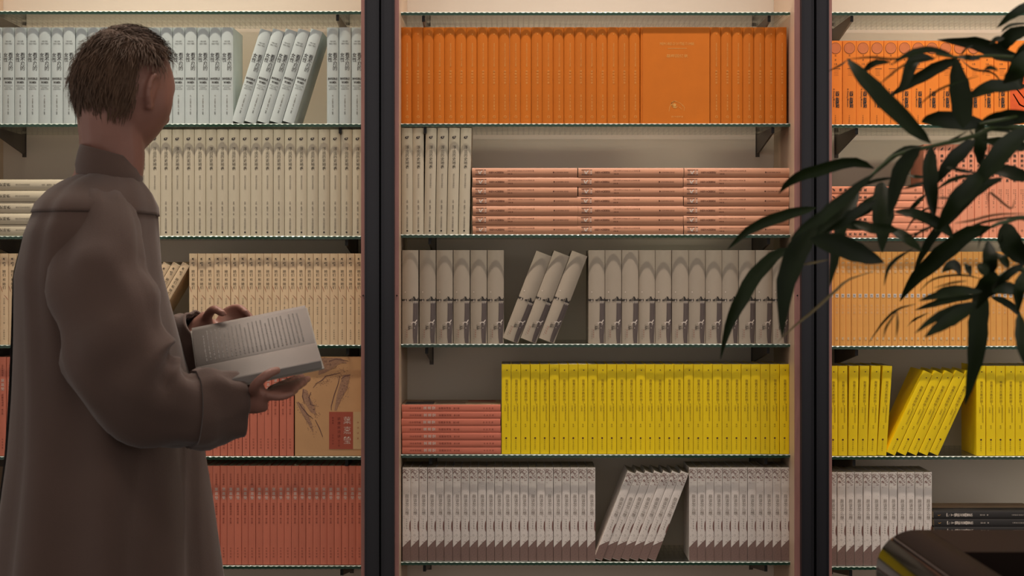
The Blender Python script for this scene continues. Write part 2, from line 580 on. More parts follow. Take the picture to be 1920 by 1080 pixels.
def t_floral(p):
    rr = random.Random(7)
    for k in range(15):
        a, r0 = rr.uniform(0, 6.28), rr.uniform(2, 5)
        cx, cy = rr.uniform(-4, 4), rr.uniform(3, 19)
        p.stroke([(max(-7.3, min(7.3, cx + r0 * math.cos(a + q))), cy + r0 * .8 * math.sin(a + q)) for q in (0, .7, 1.4, 2.2)], .8, k_flower)
    for k in range(10):
        p.disc(rr.uniform(-6.5, 6.5), rr.uniform(17, 24), rr.uniform(.5, 1.1), k_dred if k % 3 else k_flower, 6)
    for k in range(64):
        p.disc(rr.uniform(-6.8, 6.8), rr.uniform(28, 147) if k % 2 else rr.uniform(82, 147), rr.uniform(.25, .55), k_flower, 5)
    p.col('我该怎么想', 1, 50, 7.9, 7.6, k_faint); p.col('女性诗集选', 0.4, 95, 4.2, 2.8, k_grey)
    p.ring(-.4, 127, 1.8, .4, k_faint, 8); p.stroke([(-1.2, 139), (1.8, 139.4)], .8, k_flower)
    p.poly([(7.6, 99), (7.6, 121), (5.8, 117), (5.2, 110), (5.8, 103)], k_flower)
    p.poly([(-7.6, 150), (-7.6, 174.6), (7.6, 174.6), (7.6, 135), (2, 140)], k_ground, .0001)


def t_shine(p):
    p.ring(0, 14, 10.4, .55, k_brown, 28); p.disc(0, 14, 9.8, mat('circle_tint', (214, 122, 70), .6, .05), 24)
    p.col('西蒙', 0, 24, 8, 3.4, k_brown); p.word('文 集', 0, 44, 3.8, k_dark, 6)
    p.stroke([(-4, 52.5), (9, 52.5)], .9, k_dark, 0, False)
    for q in (56, 59, 62, 65):
        p.stroke([(-3, q), (3.5 + q % 3, q)], .35, k_brown, 0, False)
    p.col('闪耀的时刻', 3.4, 95.5, 6, 7.0, k_dark, .04)
    p.word('A Shining Moment', -2.9, 107, 4.4, k_dark, 35, .01, rot=True)
    p.col('文景出版社', -.4, 139, 3.4, 2.6, k_brown)


def t_friend(p):
    p.stroke([(-2, 11), (0, 8.5), (2.4, 6)], 1.8, k_dark); p.stroke([(-.6, 11.5), (2.2, 8.4)], .6, k_dark)
    p.col('我的天才女友', 0, 17.2, 9.2, 5.8, k_dark, .03)
    p.col('那不勒斯四部', 1.6, 84, 3.4, 2.2, k_dark); p.col('费兰特', -1.8, 84, 3.4, 2.2, k_dark)
    p.col('陈英 译', 1, 106, 3.4, 2.4, k_dark); p.ring(0, 162, 2.6, .5, k_brown, 4); p.word('文', 0, 162, 3, k_brown)


def t_ochre(p):
    p.col('平静生活', .9, 11, 7.5, 5.8, k_pale_ink, .04); p.col('当代译丛', -2.3, 13, 6.5, 2.6, k_pale_ink)
    p.poly([(-2.6, 79), (3.2, 79), (3.2, 86), (-2.6, 86)], k_white); p.word('女', .3, 82.6, 4.4, k_dark, None, lift=.0001)
    p.col('杜拉斯', .3, 98, 6.5, 4.6, k_pale_ink); p.poly([(-1.8, 160.5), (1.8, 160.5), (1.8, 165.5), (-1.8, 165.5)], k_pale_ink)


def t_black(p):
    p.stroke([(0, 8), (-1, 10), (.4, 13)], 1, k_gold)
    p.col('穿', 0, 24, 6.6, 7.2, k_white, .03); p.word('T', 0, 35, 6.6, k_white, None, .03); p.col('恤听古典音乐', 0, 38.5, 5.8, 6.4, k_white, .02)
    p.col('田艺苗 著', 0, 87, 3.2, 3.0, k_white); p.col('上海音乐出版社', 0, 146, 3.3, 2.6, k_white)


def t_art(p):
    for k in range(5):
        p.stroke([(-40 + 9 * k, 60 + 12 * k), (-30 + 9 * k, 50 + 14 * k), (-20 + 10 * k, 75 + 10 * k)], 4, k_red)


# type: name, description, colour, width px, height px, depth m, bulge m, board thickness, inset, print function
BT = {
    'inv': ('hardcover_book', 'pale grey-blue', (194, 202, 200), 21.9, 181.5, 0.142, 0.0030, 0.0022, 0.003, t_inv),
    'map': ('paperback_book', 'cream', (206, 194, 170), 20.4, 200, 0.150, 0.0034, 0.0010, 0.0, t_map),
    'them': ('paperback_book', 'pale peach', (232, 202, 164), 14.8, 171, 0.135, 0.0006, 0.0007, 0.0, t_them),
    'poem': ('paperback_book', 'brick-red', (214, 122, 98), 12.9, 185.5, 0.140, 0.0006, 0.0007, 0.0, t_poem),
    'orange': ('clothbound_book', 'orange', (208, 112, 14), 19.9, 181.5, 0.128, 0.0030, 0.0024, 0.003, t_orange),
    'brick': ('paperback_book', 'terracotta', (206, 148, 116), 17.3, 197.5, 0.140, 0.0030, 0.0010, 0.0, t_brick),
    'horse': ('paperback_book', 'grey-beige', (176, 162, 144), 30.6, 175.5, 0.130, 0.0052, 0.0012, 0.0, t_horse),
    'yellow': ('paperback_book', 'bright yellow', (250, 216, 0), 17.2, 168.3, 0.130, 0.0004, 0.0008, 0.0, t_yellow),
    'floral': ('paperback_book', 'white flower-patterned', (232, 222, 214), 15.0, 175.3, 0.128, 0.0003, 0.0008, 0.0, t_floral),
    'shine': ('paperback_book', 'bright orange', (246, 138, 44), 25.1, 158, 0.130, 0.0006, 0.0010, 0.0, t_shine),
    'friend': ('paperback_book', 'salmon-pink', (244, 160, 124), 13.1, 175.5, 0.125, 0.0004, 0.0007, 0.0, t_friend),
    'ochre': ('paperback_book', 'ochre', (240, 172, 88), 10.3, 176.5, 0.120, 0.0003, 0.0006, 0.0, t_ochre),
    'black': ('paperback_book', 'black', (46, 43, 42), 14.2, 200, 0.135, 0.0006, 0.0010, 0.0, t_black),
}
BM = {}
kids = {}


def cover_mesh(w, h, d, bulge, t, m):
    n = 8
    prof = [(-w / 2, d)]
    for k in range(n + 1):
        x = -w / 2 + w * k / n
        prof.append((x, bulge * (2 * x / w) ** 2 + (0.0004 if k in (0, n) else 0)))
    prof.append((w / 2, d))
    inn = [(-w / 2 + t, d)]
    for k in range(n + 1):
        x = (-w / 2 + t) + (w - 2 * t) * k / n
        inn.append((x, bulge * (2 * x / w) ** 2 + t))
    inn.append((w / 2 - t, d))
    b = MB()
    N = len(prof)
    vs = [(x, y, z) for z in (0, h) for (x, y) in prof] + [(x, y, z) for z in (0, h) for (x, y) in inn]
    O, I = 0, 2 * N
    sides = [i for i in range(N - 1)]
    b.add(vs, [(O + i, O + i + 1, O + N + i + 1, O + N + i) for i in sides if 1 <= i < N - 2], m, True)
    b.add(vs, [(O + i, O + i + 1, O + N + i + 1, O + N + i) for i in (0, N - 2)] +
          [(I + i + 1, I + i, I + N + i, I + N + i + 1) for i in sides] +
          [(O + i + 1, O + i, I + i, I + i + 1) for i in sides] + [(O + N + i, O + N + i + 1, I + N + i + 1, I + N + i) for i in sides] +
          [(O, O + N, I + N, I), (O + N - 1, I + N - 1, I + 2 * N - 1, O + 2 * N - 1)], m)
    return b.mesh('book_cover')


def box_mesh(name, x0, x1, y0, y1, z0, z1, m):
    b = MB(); b.box(x0, x1, y0, y1, z0, z1, m)
    return b.mesh(name)


for k, (nm, desc, col, w, h, d, bul, t, ins, fn) in BT.items():
    m = mat('cover_' + desc.replace(' ', '_').replace('-', '_'), col, 0.5 if k != 'orange' else 0.65, 0.04, 30, 0.12, 700, rnd=0.045)
    W, HH = w / S, h / S
    p = Print(w, h, bul)
    fn(p)
    BM[k] = (cover_mesh(W, HH, d, bul, t, m),
             box_mesh('page_block', -W / 2 + t + .0002, W / 2 - t - .0002, bul + t + .0006, d - 0.003, ins + .0004, HH - ins - .0006, m_paper),
             p.mesh(), W, HH)

rnd = random.Random(11)


def book(k, label, group):
    nm = BT[k][0]
    cm, pm, sm, W, HH = BM[k]
    o = link(nm, cm)
    tag(o, label, 'book', group)
    a = link('page_block', pm, o)
    s = tag(link('spine_print', sm, o), kind='stuff')
    return o


ROWN = {1: 'top shelf', 2: 'second shelf', 3: 'third shelf', 4: 'fourth shelf', 5: 'fifth shelf'}
STATS = {'n': 0}


def up(k, bay, row, x0, x1, n, what, frm='left', yj=0.0012):
    """upright books side by side from pixel x0 to x1"""
    z = Z(LEV[bay][row])
    W = BM[k][3]
    for i in range(n):
        c = x0 + (x1 - x0) * (i + 0.5) / n
        o = book(k, f'{BT[k][1]} book, {order(i + 1 if frm == "left" else n - i)} from {frm} {what}, {ROWN[row]}, {BAYN[bay]}', f'{BT[k][1]} books upright on {ROWN[row]}, {BAYN[bay]}')
        slack = max(0, ((x1 - x0) / n / S - W) / 2 - 0.0001)
        o.location = (X(c) + rnd.uniform(-slack, slack) * 0.5, rnd.uniform(-yj, yj) + (0.0015 if row != 1 else 0.001), z + 0.0002)
        STATS['n'] += 1


def lean(k, bay, row, br, pitch, phis, what, tw='leaning'):
    """books leaning to the right; br: pixel of the first one's lower right corner"""
    z = Z(LEV[bay][row])
    W = BM[k][3]
    for i, phi in enumerate(phis):
        a = R(phi)
        o = book(k, f'{tw} {BT[k][1]} book, {order(i + 1)} from left {what}, {ROWN[row]}, {BAYN[bay]}', f'{tw} {BT[k][1]} books on {ROWN[row]}, {BAYN[bay]}')
        xb = X(br + pitch * i)
        o.rotation_euler = (0, a, 0)
        o.location = (xb - W / 2 * math.cos(a), rnd.uniform(0, 0.002), z + 0.0003 + W / 2 * math.sin(a))
        STATS['n'] += 1


def stack(k, bay, row, right, n, pitch, what):
    """books lying flat, spines to the room, heads to the left"""
    z = Z(LEV[bay][row])
    W = BM[k][3]
    for i in range(n):
        o = book(k, f'lying {BT[k][1]} book, {order(n - i)} from the top {what}, {ROWN[row]}, {BAYN[bay]}', f'{BT[k][1]} books lying {what}, {ROWN[row]}, {BAYN[bay]}')
        o.rotation_euler = (0, R(-90), 0)
        o.location = (X(right + rnd.uniform(-.8, .8)), rnd.uniform(0, 0.002), z + 0.0003 + (i + 0.5) * pitch / S)
        if i == n - 1 and k in TOPART:
            q = MB()
            TOPART[k](q, W / 2 + .0003, BM[k][4], BT[k][5])
            tag(q.build('cover_picture', None, o), kind='stuff')
        STATS['n'] += 1


def top_poem(q, x, h, d):
    A = lambda z0, z1, y0, y1, m, e=0: q.add([(x + e, y0, z0), (x + e, y1, z0), (x + e, y1, z1), (x + e, y0, z1)], [(0, 1, 2, 3)], m)
    A(.001, h - .001, .003, d - .001, k_tan)
    A(h * .68, h * .97, .012, d * .6, k_washd, .0002); A(h * .36, h * .66, .02, d * .45, k_washm, .0002); A(.012, h * .34, d * .62, d * .86, k_panel0, .0002)
    A(h * .4, h * .8, d * .62, d * .7, k_washm, .0002)


def top_friend(q, x, h, d):
    q.add([(x, .002, .001), (x, d - .001, .001), (x, d - .001, h - .001), (x, .002, h - .001)], [(0, 1, 2, 3)], k_washm)


def top_black(q, x, h, d):
    q.add([(x, .055, .001), (x, d - .001, .001), (x, d - .001, h - .001), (x, .052, h - .001)], [(0, 1, 2, 3)], k_tan)


k_tan = mat('tan_cover', (176, 146, 118), .6, .12, 30)
k_washd, k_washm = mat('dark_wash', (84, 72, 68), .7, .4, 120), mat('mid_wash', (132, 108, 92), .7, .35, 120)
k_panel0 = mat('brick_panel', (172, 84, 64), .6, .04)
TOPART = {'poem': top_poem, 'friend': top_friend, 'black': top_black}


def face_book(label, px0, px1, bay, row, h, m, name, deco, hinge=True):
    """a book shown face-out: front board towards the room, spine to the left"""
    w, HH = (px1 - px0) / S, h / S
    t = 0.022
    o = thing(name, label, 'book', (X((px0 + px1) / 2), 0.001, Z(LEV[bay][row]) + 0.0003))
    b = MB()
    if hinge:
        b.box(-w / 2 + .0055, w / 2, 0, 0.0025, 0, HH)
        b.box(-w / 2 + .0035, -w / 2 + .0055, 0.0012, 0.0025, 0, HH)
        b.prism([(-w / 2, .006), (-w / 2 + .0006, .0015), (-w / 2 + .002, 0.0002), (-w / 2 + .0035, 0.0008), (-w / 2 + .0035, .0025), (-w / 2 + .002, .006)], 0, HH, axis='z')
    else:
        b.box(-w / 2, w / 2, 0, 0.0008, 0, HH)
    b.build('front_cover', m, o)
    b = MB(); b.box(-w / 2, w / 2, t - .002, t, 0, HH); b.build('back_cover', m, o)
    b = MB(); b.box(-w / 2, -w / 2 + .002, .0062, t - .0021, 0, HH); b.build('spine', m, o)
    b = MB(); b.box(-w / 2 + .0025, w / 2 - .003, .0028, t - .0024, .002, HH - .002); b.build('page_block', m_paper, o)
    p = Print(px1 - px0, h, 0, 0.0003)
    deco(p)
    s = tag(link('cover_print', p.mesh(), o), kind='stuff')
    return o


def d_orange(p):
    p.word("MEMOIRES D'OUTRE-TOMBE", 4, 31, 7.5, k_gold, 64); p.stroke([(-14, 40), (22, 40)], .8, k_gold, 0, False)
    p.word('墓畔回忆录', 4, 54, 6.6, k_gold, 40)
    for q, (a, c) in enumerate(((2.2, 5.2), (1, 4.2), (0, 3.4))):
        p.stroke([(c * math.cos(a + j * .55) * 1.3 + 0, 144 + q * 2 + c * math.sin(a + j * .55)) for j in range(7)], 1.1, k_gold)
    p.disc(-.5, 146, 3.0, k_gold, 9); p.stroke([(-11, 158), (-10, 150), (-6, 142), (0, 138)], .9, k_gold); p.stroke([(14, 145), (18, 151), (17, 157)], .7, k_gold)
    p.stroke([(8, 150), (13, 154)], .8, k_gold); p.stroke([(4, 140), (11, 143), (15, 149)], .7, k_gold)
    p.word('夏多布里昂 著', 4, 168, 3.2, k_gold, 22)


k_wash = mat('ink_wash', (168, 128, 102), .7, .2, 220)
k_wash2 = mat('dark_ink_wash', (108, 76, 72), .7, .3, 200)
k_panel = k_panel0
k_pale = mat('pale_strip', (206, 172, 128), .7, .04)


def d_poem(p):
    rr = random.Random(3)
    p.poly([(-50, 60), (-42, 62), (-35, 78), (-28, 92), (-24, 108), (-34, 104), (-44, 88), (-50, 74)], k_wash)
    p.poly([(-62, 84), (-50, 88), (-40, 108), (-32, 126), (-30, 142), (-40, 124), (-52, 104)], k_wash)
    p.poly([(-18, 2), (22, 2), (34, 12), (20, 12), (6, 22), (-8, 30), (-20, 34)], k_wash)
    p.poly([(26, 34), (40, 32), (34, 60), (22, 80), (14, 100), (10, 100), (14, 74), (20, 52)], k_wash)
    for a in ([(-30, 58), (-24, 50), (-14, 44), (-6, 36), (4, 34), (12, 32), (22, 30)], [(-34, 66), (-38, 76), (-34, 90), (-24, 92)], [(20, 36), (17, 50), (10, 70), (4, 92), (4, 100)],
              [(-58, 84), (-50, 96), (-40, 108), (-30, 116)], [(-48, 60), (-50, 74), (-46, 88)], [(36, 8), (26, 6), (14, 4), (0, 8)], [(-26, 118), (-18, 134), (-12, 150)], [(40, 34), (30, 36), (22, 42)]):
        p.stroke(a, 1.5, k_wash2, .0001)
    for k in range(330):
        t = rr.random()
        c = rr.choice([(-45 + 22 * t, 66 + 48 * t), (-58 + 30 * t, 88 + 56 * t), (-16 + 44 * t, 6 + 20 * t), (-26 + 50 * t, 54 - 22 * t), (34 - 16 * t, 38 + 50 * t)])
        u, v = c[0] + rr.gauss(0, 4.6), c[1] + rr.gauss(0, 4.6)
        p.stroke([(u, v), (u + rr.uniform(.6, 2.6), v + rr.uniform(-1.2, 1.2))], rr.uniform(.35, .9), k_wash2, .0001)
    p.poly([(0, 103), (45, 103), (45, 173), (0, 173)], k_panel, .0002)
    p.poly([(45, 103), (65, 103), (65, 173), (45, 173)], k_pale, .0002)
    p.col('葉嘉瑩', 34, 110, 18.5, 15.5, k_white, -.012, lift=.0003)
    p.col('说唐宋词讲', 18.5, 112, 8.2, 6.6, k_dred, lift=.0003); p.col('修订版', 18.5, 155, 4.6, 4, k_dred, lift=.0003)
    p.col('葉嘉瑩', 7, 112, 4.8, 3.6, k_dred, lift=.0003); p.col('中华书局', 7, 144, 5.4, 3.4, k_dred, lift=.0003)
    p.col('诗词讲录', 54, 118, 10, 3.6, k_red, lift=.0003)


def d_art(p):
    for a in ([(-50, 40), (-42, 60), (-46, 90), (-30, 110)], [(-40, 80), (-20, 90), (-10, 120)], [(-52, 100), (-40, 120), (-20, 130)]):
        p.stroke(a, 3, k_red)
    p.poly([(-58, 70), (-30, 66), (-10, 90), (-24, 130), (-58, 140)], mat('art_patch', (232, 96, 40), .6, .15))


# left bay
up('inv', 'L', 1, -42, 437, 21, 'of the long upright row', 'right')
lean('inv', 'L', 1, 455, 23.8, [17.3] * 5, 'of the five')
up('inv', 'L', 1, 612.2, 681, 3, 'beside the steel upright')
stack('map', 'L', 2, 143, 5, 21.3, 'of the stack')
up('map', 'L', 2, 152, 681, 25, 'of the upright row', 'right')
up('them', 'L', 3, -46, 169, 14, 'at the frame edge')
lean('them', 'L', 3, 214.5, 18.0, [30.4] * 4, 'of the four')
up('them', 'L', 3, 354.3, 680.5, 21, 'behind the open book')
up('poem', 'L', 4, -44, 551, 43, 'of the row', 'right')
stack('poem', 'L', 5, 141, 9, 13.2, 'of the stack')
up('poem', 'L', 5, 345, 680.5, 25, 'of the row', 'right')
m_land = mat('landscape_cover', (206, 158, 112), .6, .08, 12, .1, 300)
face_book('book shown face-out, ink landscape cover with a brick-red title panel, beside the left upright', 553, 681, 'L', 4, 185.5, m_land, 'landscape_cover_book', d_poem, False)
# middle bay
up('orange', 'C', 1, 751.8, 1200, 22, 'before the face-out book')
face_book('orange clothbound book shown face-out with gold lettering and portrait, top shelf', 1200.6, 1330.6, 'C', 1, 181.5, MATS['cover_orange'], 'clothbound_book', d_orange)
up('orange', 'C', 1, 1331.4, 1475.6, 7, 'beyond the face-out book')
up('map', 'C', 2, 752.6, 794.5, 2, 'beside the steel upright', 'left')
lean('map', 'C', 2, 815.4, 21.5, [0.9, 1.0, 1.1, 1.2], 'of the four', 'slightly tilted')
for rr_, nn in ((1083.2, 'of the left stack'), (1281.4, 'of the middle stack'), (1479.8, 'of the right stack')):
    stack('brick', 'C', 2, rr_, 7, 17.9, nn)
up('horse', 'C', 3, 753.2, 945.6, 6, 'of the left six', yj=0.0028)
lean('horse', 'C', 3, 971, 33.8, [21.2, 21.0, 21.0], 'of the three')
up('horse', 'C', 3, 1103.2, 1480, 12, 'of the right twelve', yj=0.0028)
stack('poem', 'C', 4, 939, 7, 13.2, 'of the stack')
up('yellow', 'C', 4, 940.2, 1480, 30, 'of the row')
up('floral', 'C', 5, 754, 1116.5, 23, 'of the left row')
lean('floral', 'C', 5, 1128.5, 16.7, [21.0] * 7, 'of the seven')
up('floral', 'C', 5, 1292, 1480.3, 12, 'of the right row')
# right bay
up('shine', 'R', 1, 1554, 1890, 13, 'of the row')
face_book('bright orange book shown face-out with red artwork, top shelf at the right frame edge', 1892, 2012, 'R', 1, 158, MATS['cover_bright_orange'], 'art_cover_book', d_art, False)
stack('friend', 'R', 2, 1730.5, 7, 13.85, 'of the stack')
up('friend', 'R', 2, 1732, 1992, 19, 'of the row')
up('ochre', 'R', 3, 1553, 1966, 38, 'of the row')
up('yellow', 'R', 4, 1553, 1589.5, 2, 'beside the steel upright')
lean('yellow', 'R', 4, 1607.6, 18.1, [0.8, 1.5, 2.6, 3.8], 'of the four', 'slightly tilted')
lean('yellow', 'R', 4, 1678.3, 20.1, [24.6] * 5, 'of the five')
up('yellow', 'R', 4, 1830.5, 1996, 9, 'behind the palm leaf')
up('floral', 'R', 5, 1553.5, 1748.3, 12, 'of the row')
stack('black', 'R', 5, 1951.5, 7, 14.6, 'of the stack')

#@@REST
# ---------------------------------------------------------------- glossy black counter in the right foreground
m_lac = mat('black_lacquer', (14, 11, 10), 0.10, 0.05, 8, spec=0.16)
m_lac2 = mat('lacquer_reflection_brown', (34, 25, 21), 0.6, 0.08, 5, spec=0.05)  # the wall's reflection on the lacquer put into a brown base colour
m_tray = mat('matt_black_tray', (12, 11, 11), 0.7, 0.05)
ct = thing('display_counter', 'glossy black rounded counter with sunken black top panel, in front of the right bay', 'counter', (0.80, -1.9, 0))
zt, xl, rr0 = 0.981, 0.483, 0.052
prof = [(xl, 0.04), (xl, zt - rr0)] + [(xl + rr0 - rr0 * math.cos(a), zt - rr0 + rr0 * math.sin(a)) for a in [R(6 * k) for k in range(1, 10)]]
b = MB()
b.prism([(x - .8, z) for x, z in prof] + [(prof[-1][0] - .8, 0.04)], 0.4, -0.9)
for f in range(len(b.sm)):
    b.sm[f] = len(b.f[f]) == 4
side = b.build('rounded_side', m_lac, ct)
prof2 = [(xl + rr0 - rr0 * math.cos(a), zt - rr0 + rr0 * math.sin(a)) for a in [R(6 * k) for k in range(9, 16)]]
b = MB()
b.prism([(x - .8 + .0004, z) for x, z in prof2] + [(0.552 - .8, zt), (0.552 - .8, .9), (prof2[0][0] - .8 + .0004, .9)], 0.4, -0.9)
for f in range(len(b.sm)):
    b.sm[f] = len(b.f[f]) == 4 and f < 7
b.build('top_edge', m_lac2, ct)
b = MB(); b.tube([(prof[-1][0] - .8, .395, prof[-1][1] + .0002), (prof[-1][0] - .8, -.9, prof[-1][1] + .0002)], 0.0011, seg=6); b.build('seam_bead', mat('dull_seam', (92, 84, 84), .35, .03), ct)
b = MB(); b.box(.5525 - .8, 1.1 - .8, .213, .4, .9, zt); b.build('top_rail', m_lac2, ct)
b = MB(); b.box(1.1 - .8, 1.15 - .8, -.9, .4, .9, zt); b.build('top_rail', m_lac2, ct)
b = MB(); b.box(.5525 - .8, 1.0995 - .8, -.9, -.84, .9, zt); b.build('top_rail', m_lac2, ct)
b = MB(); b.box(.5525 - .8, 1.0995 - .8, -.8395, .2125, .93, .945); b.build('sunken_panel', m_tray, ct)
b = MB(); b.box(.5395 - .8, 1.15 - .8, -.9, .4, .04, .899); b.build('cabinet_body', m_lac, ct)
b = MB(); b.box(.50 - .8, 1.12 - .8, -.88, .38, 0.0, .0395); b.build('plinth', m_tray, ct)

# ---------------------------------------------------------------- the palm in the right foreground
m_leaf = mat('palm_leaf_green', (27, 38, 12), 0.6, 0.25, 25, 0.15, 90, spec=0.2, rnd=0.25)
m_stem = mat('palm_stem', (58, 72, 34), 0.5, 0.2, 30, 0.2, 120)
m_dead = mat('pale_leaf_thread', (118, 104, 72), 0.6, 0.2, 30)
m_pot = mat('charcoal_pot', (48, 46, 44), 0.6, 0.1, 12)
m_soil = mat('soil', (48, 36, 28), 0.95, 0.4, 60, .8, 90)
PX, PY = 0.93, -1.12
palm = thing('potted_palm', 'tall potted palm with dark drooping leaves, in front of the right bay', 'plant', (PX, PY, 0))
org = Vector((PX, PY, 0))
b = MB()
pr = [(.17, .0), (.20, .34), (.205, .40), (.19, .40), (.185, .36)]
vs = [(r * math.cos(2 * math.pi * k / 36), r * math.sin(2 * math.pi * k / 36), z) for r, z in pr for k in range(36)]
b.add(vs, [(i * 36 + k, i * 36 + (k + 1) % 36, (i + 1) * 36 + (k + 1) % 36, (i + 1) * 36 + k) for i in range(4) for k in range(36)] + [tuple(range(36))[::-1]], m_pot, True)
b.build('pot', None, palm)
b = MB(); b.tube([(0, 0, .345), (0, 0, .362)], .184, seg=36); b.build('soil', m_soil, palm)
TILE = {'A': (1320, 250, 2.5125), 'B': (1560, 0, 4.0), 'C': (1600, 200, 4.5), 'D': (1600, 400, 3.0)}
prl = random.Random(5)


def path(tile, pts, d0, d1, bow=0.03):
    ox, oy, k = TILE[tile]
    n = len(pts)
    out = []
    for i, (x, y) in enumerate(pts):
        t = i / (n - 1)
        out.append(P(ox + x / k, oy + y / k, d0 + (d1 - d0) * t - bow * math.sin(math.pi * t)))
    return out


def smooth(pts, n):
    m = len(pts) - 1
    q = [pts[0] * 2 - pts[1]] + list(pts) + [pts[-1] * 2 - pts[-2]]
    out = []
    for j in range(n + 1):
        t = j / n * m
        i = min(int(t), m - 1)
        f = t - i
        a, c, d, e = q[i], q[i + 1], q[i + 2], q[i + 3]
        out.append(0.5 * ((2 * c) + (d - a) * f + (2 * a - 5 * c + 4 * d - e) * f * f + (3 * c - a - 3 * d + e) * f ** 3))
    return out


VD = Vector((0, 1, 0))


def leaf(tile, wpx, pts, d=None, m=None, tilt=None, peak=.42):
    """a folded lance-shaped leaflet, base first; wpx = its widest in tile pixels"""
    d = d if d else prl.uniform(2.05, 2.40)
    dd = prl.uniform(-.07, .07)
    line = smooth(path(tile, pts, d, d + dd, prl.uniform(.0, .04)), 11)
    hw = 1.22 * wpx / TILE[tile][2] / F * d / 2
    tl = prl.uniform(-.5, .5) if tilt is None else tilt
    hw /= math.cos(tl)
    b = MB()
    vs = []
    n = len(line)
    for i, p in enumerate(line):
        t = (line[min(i + 1, n - 1)] - line[max(i - 1, 0)]).normalized()
        s = t.cross(VD).normalized()
        nn = s.cross(t).normalized()
        s = s * math.cos(tl) + nn * math.sin(tl)
        nn = s.cross(t).normalized()
        x = i / (n - 1)
        w = hw * (math.sin(math.pi * min(1, x ** (math.log(.5) / math.log(peak)))) ** .75 if 0 < x < 1 else 0.04)
        w = max(w, hw * .05 * (1 - x) + .0002)
        wob = 1 + .06 * math.sin(i * 2.3 + d * 40)
        vs += [p + s * w * wob - nn * w * .28, p + s * w * .5 - nn * w * .06, p + nn * w * .10, p - s * w * .5 - nn * w * .06, p - s * w / wob - nn * w * .28]
    b.add([v - org for v in vs], [(5 * i + k, 5 * i + k + 1, 5 * i + 6 + k, 5 * i + 5 + k) for i in range(n - 1) for k in range(4)], None, True)
    o = b.build('leaf', m or m_leaf, palm)
    return o


def stem(tile, r0, r1, pts, d0=2.25, d1=2.2, m=None, name='leaf_stalk'):
    line = smooth(path(tile, pts, d0, d1, .0), 14)
    b = MB()
    b.tube([v - org for v in line], [r0 + (r1 - r0) * i / 14 for i in range(15)], seg=6)
    return b.build(name, m or m_stem, palm)


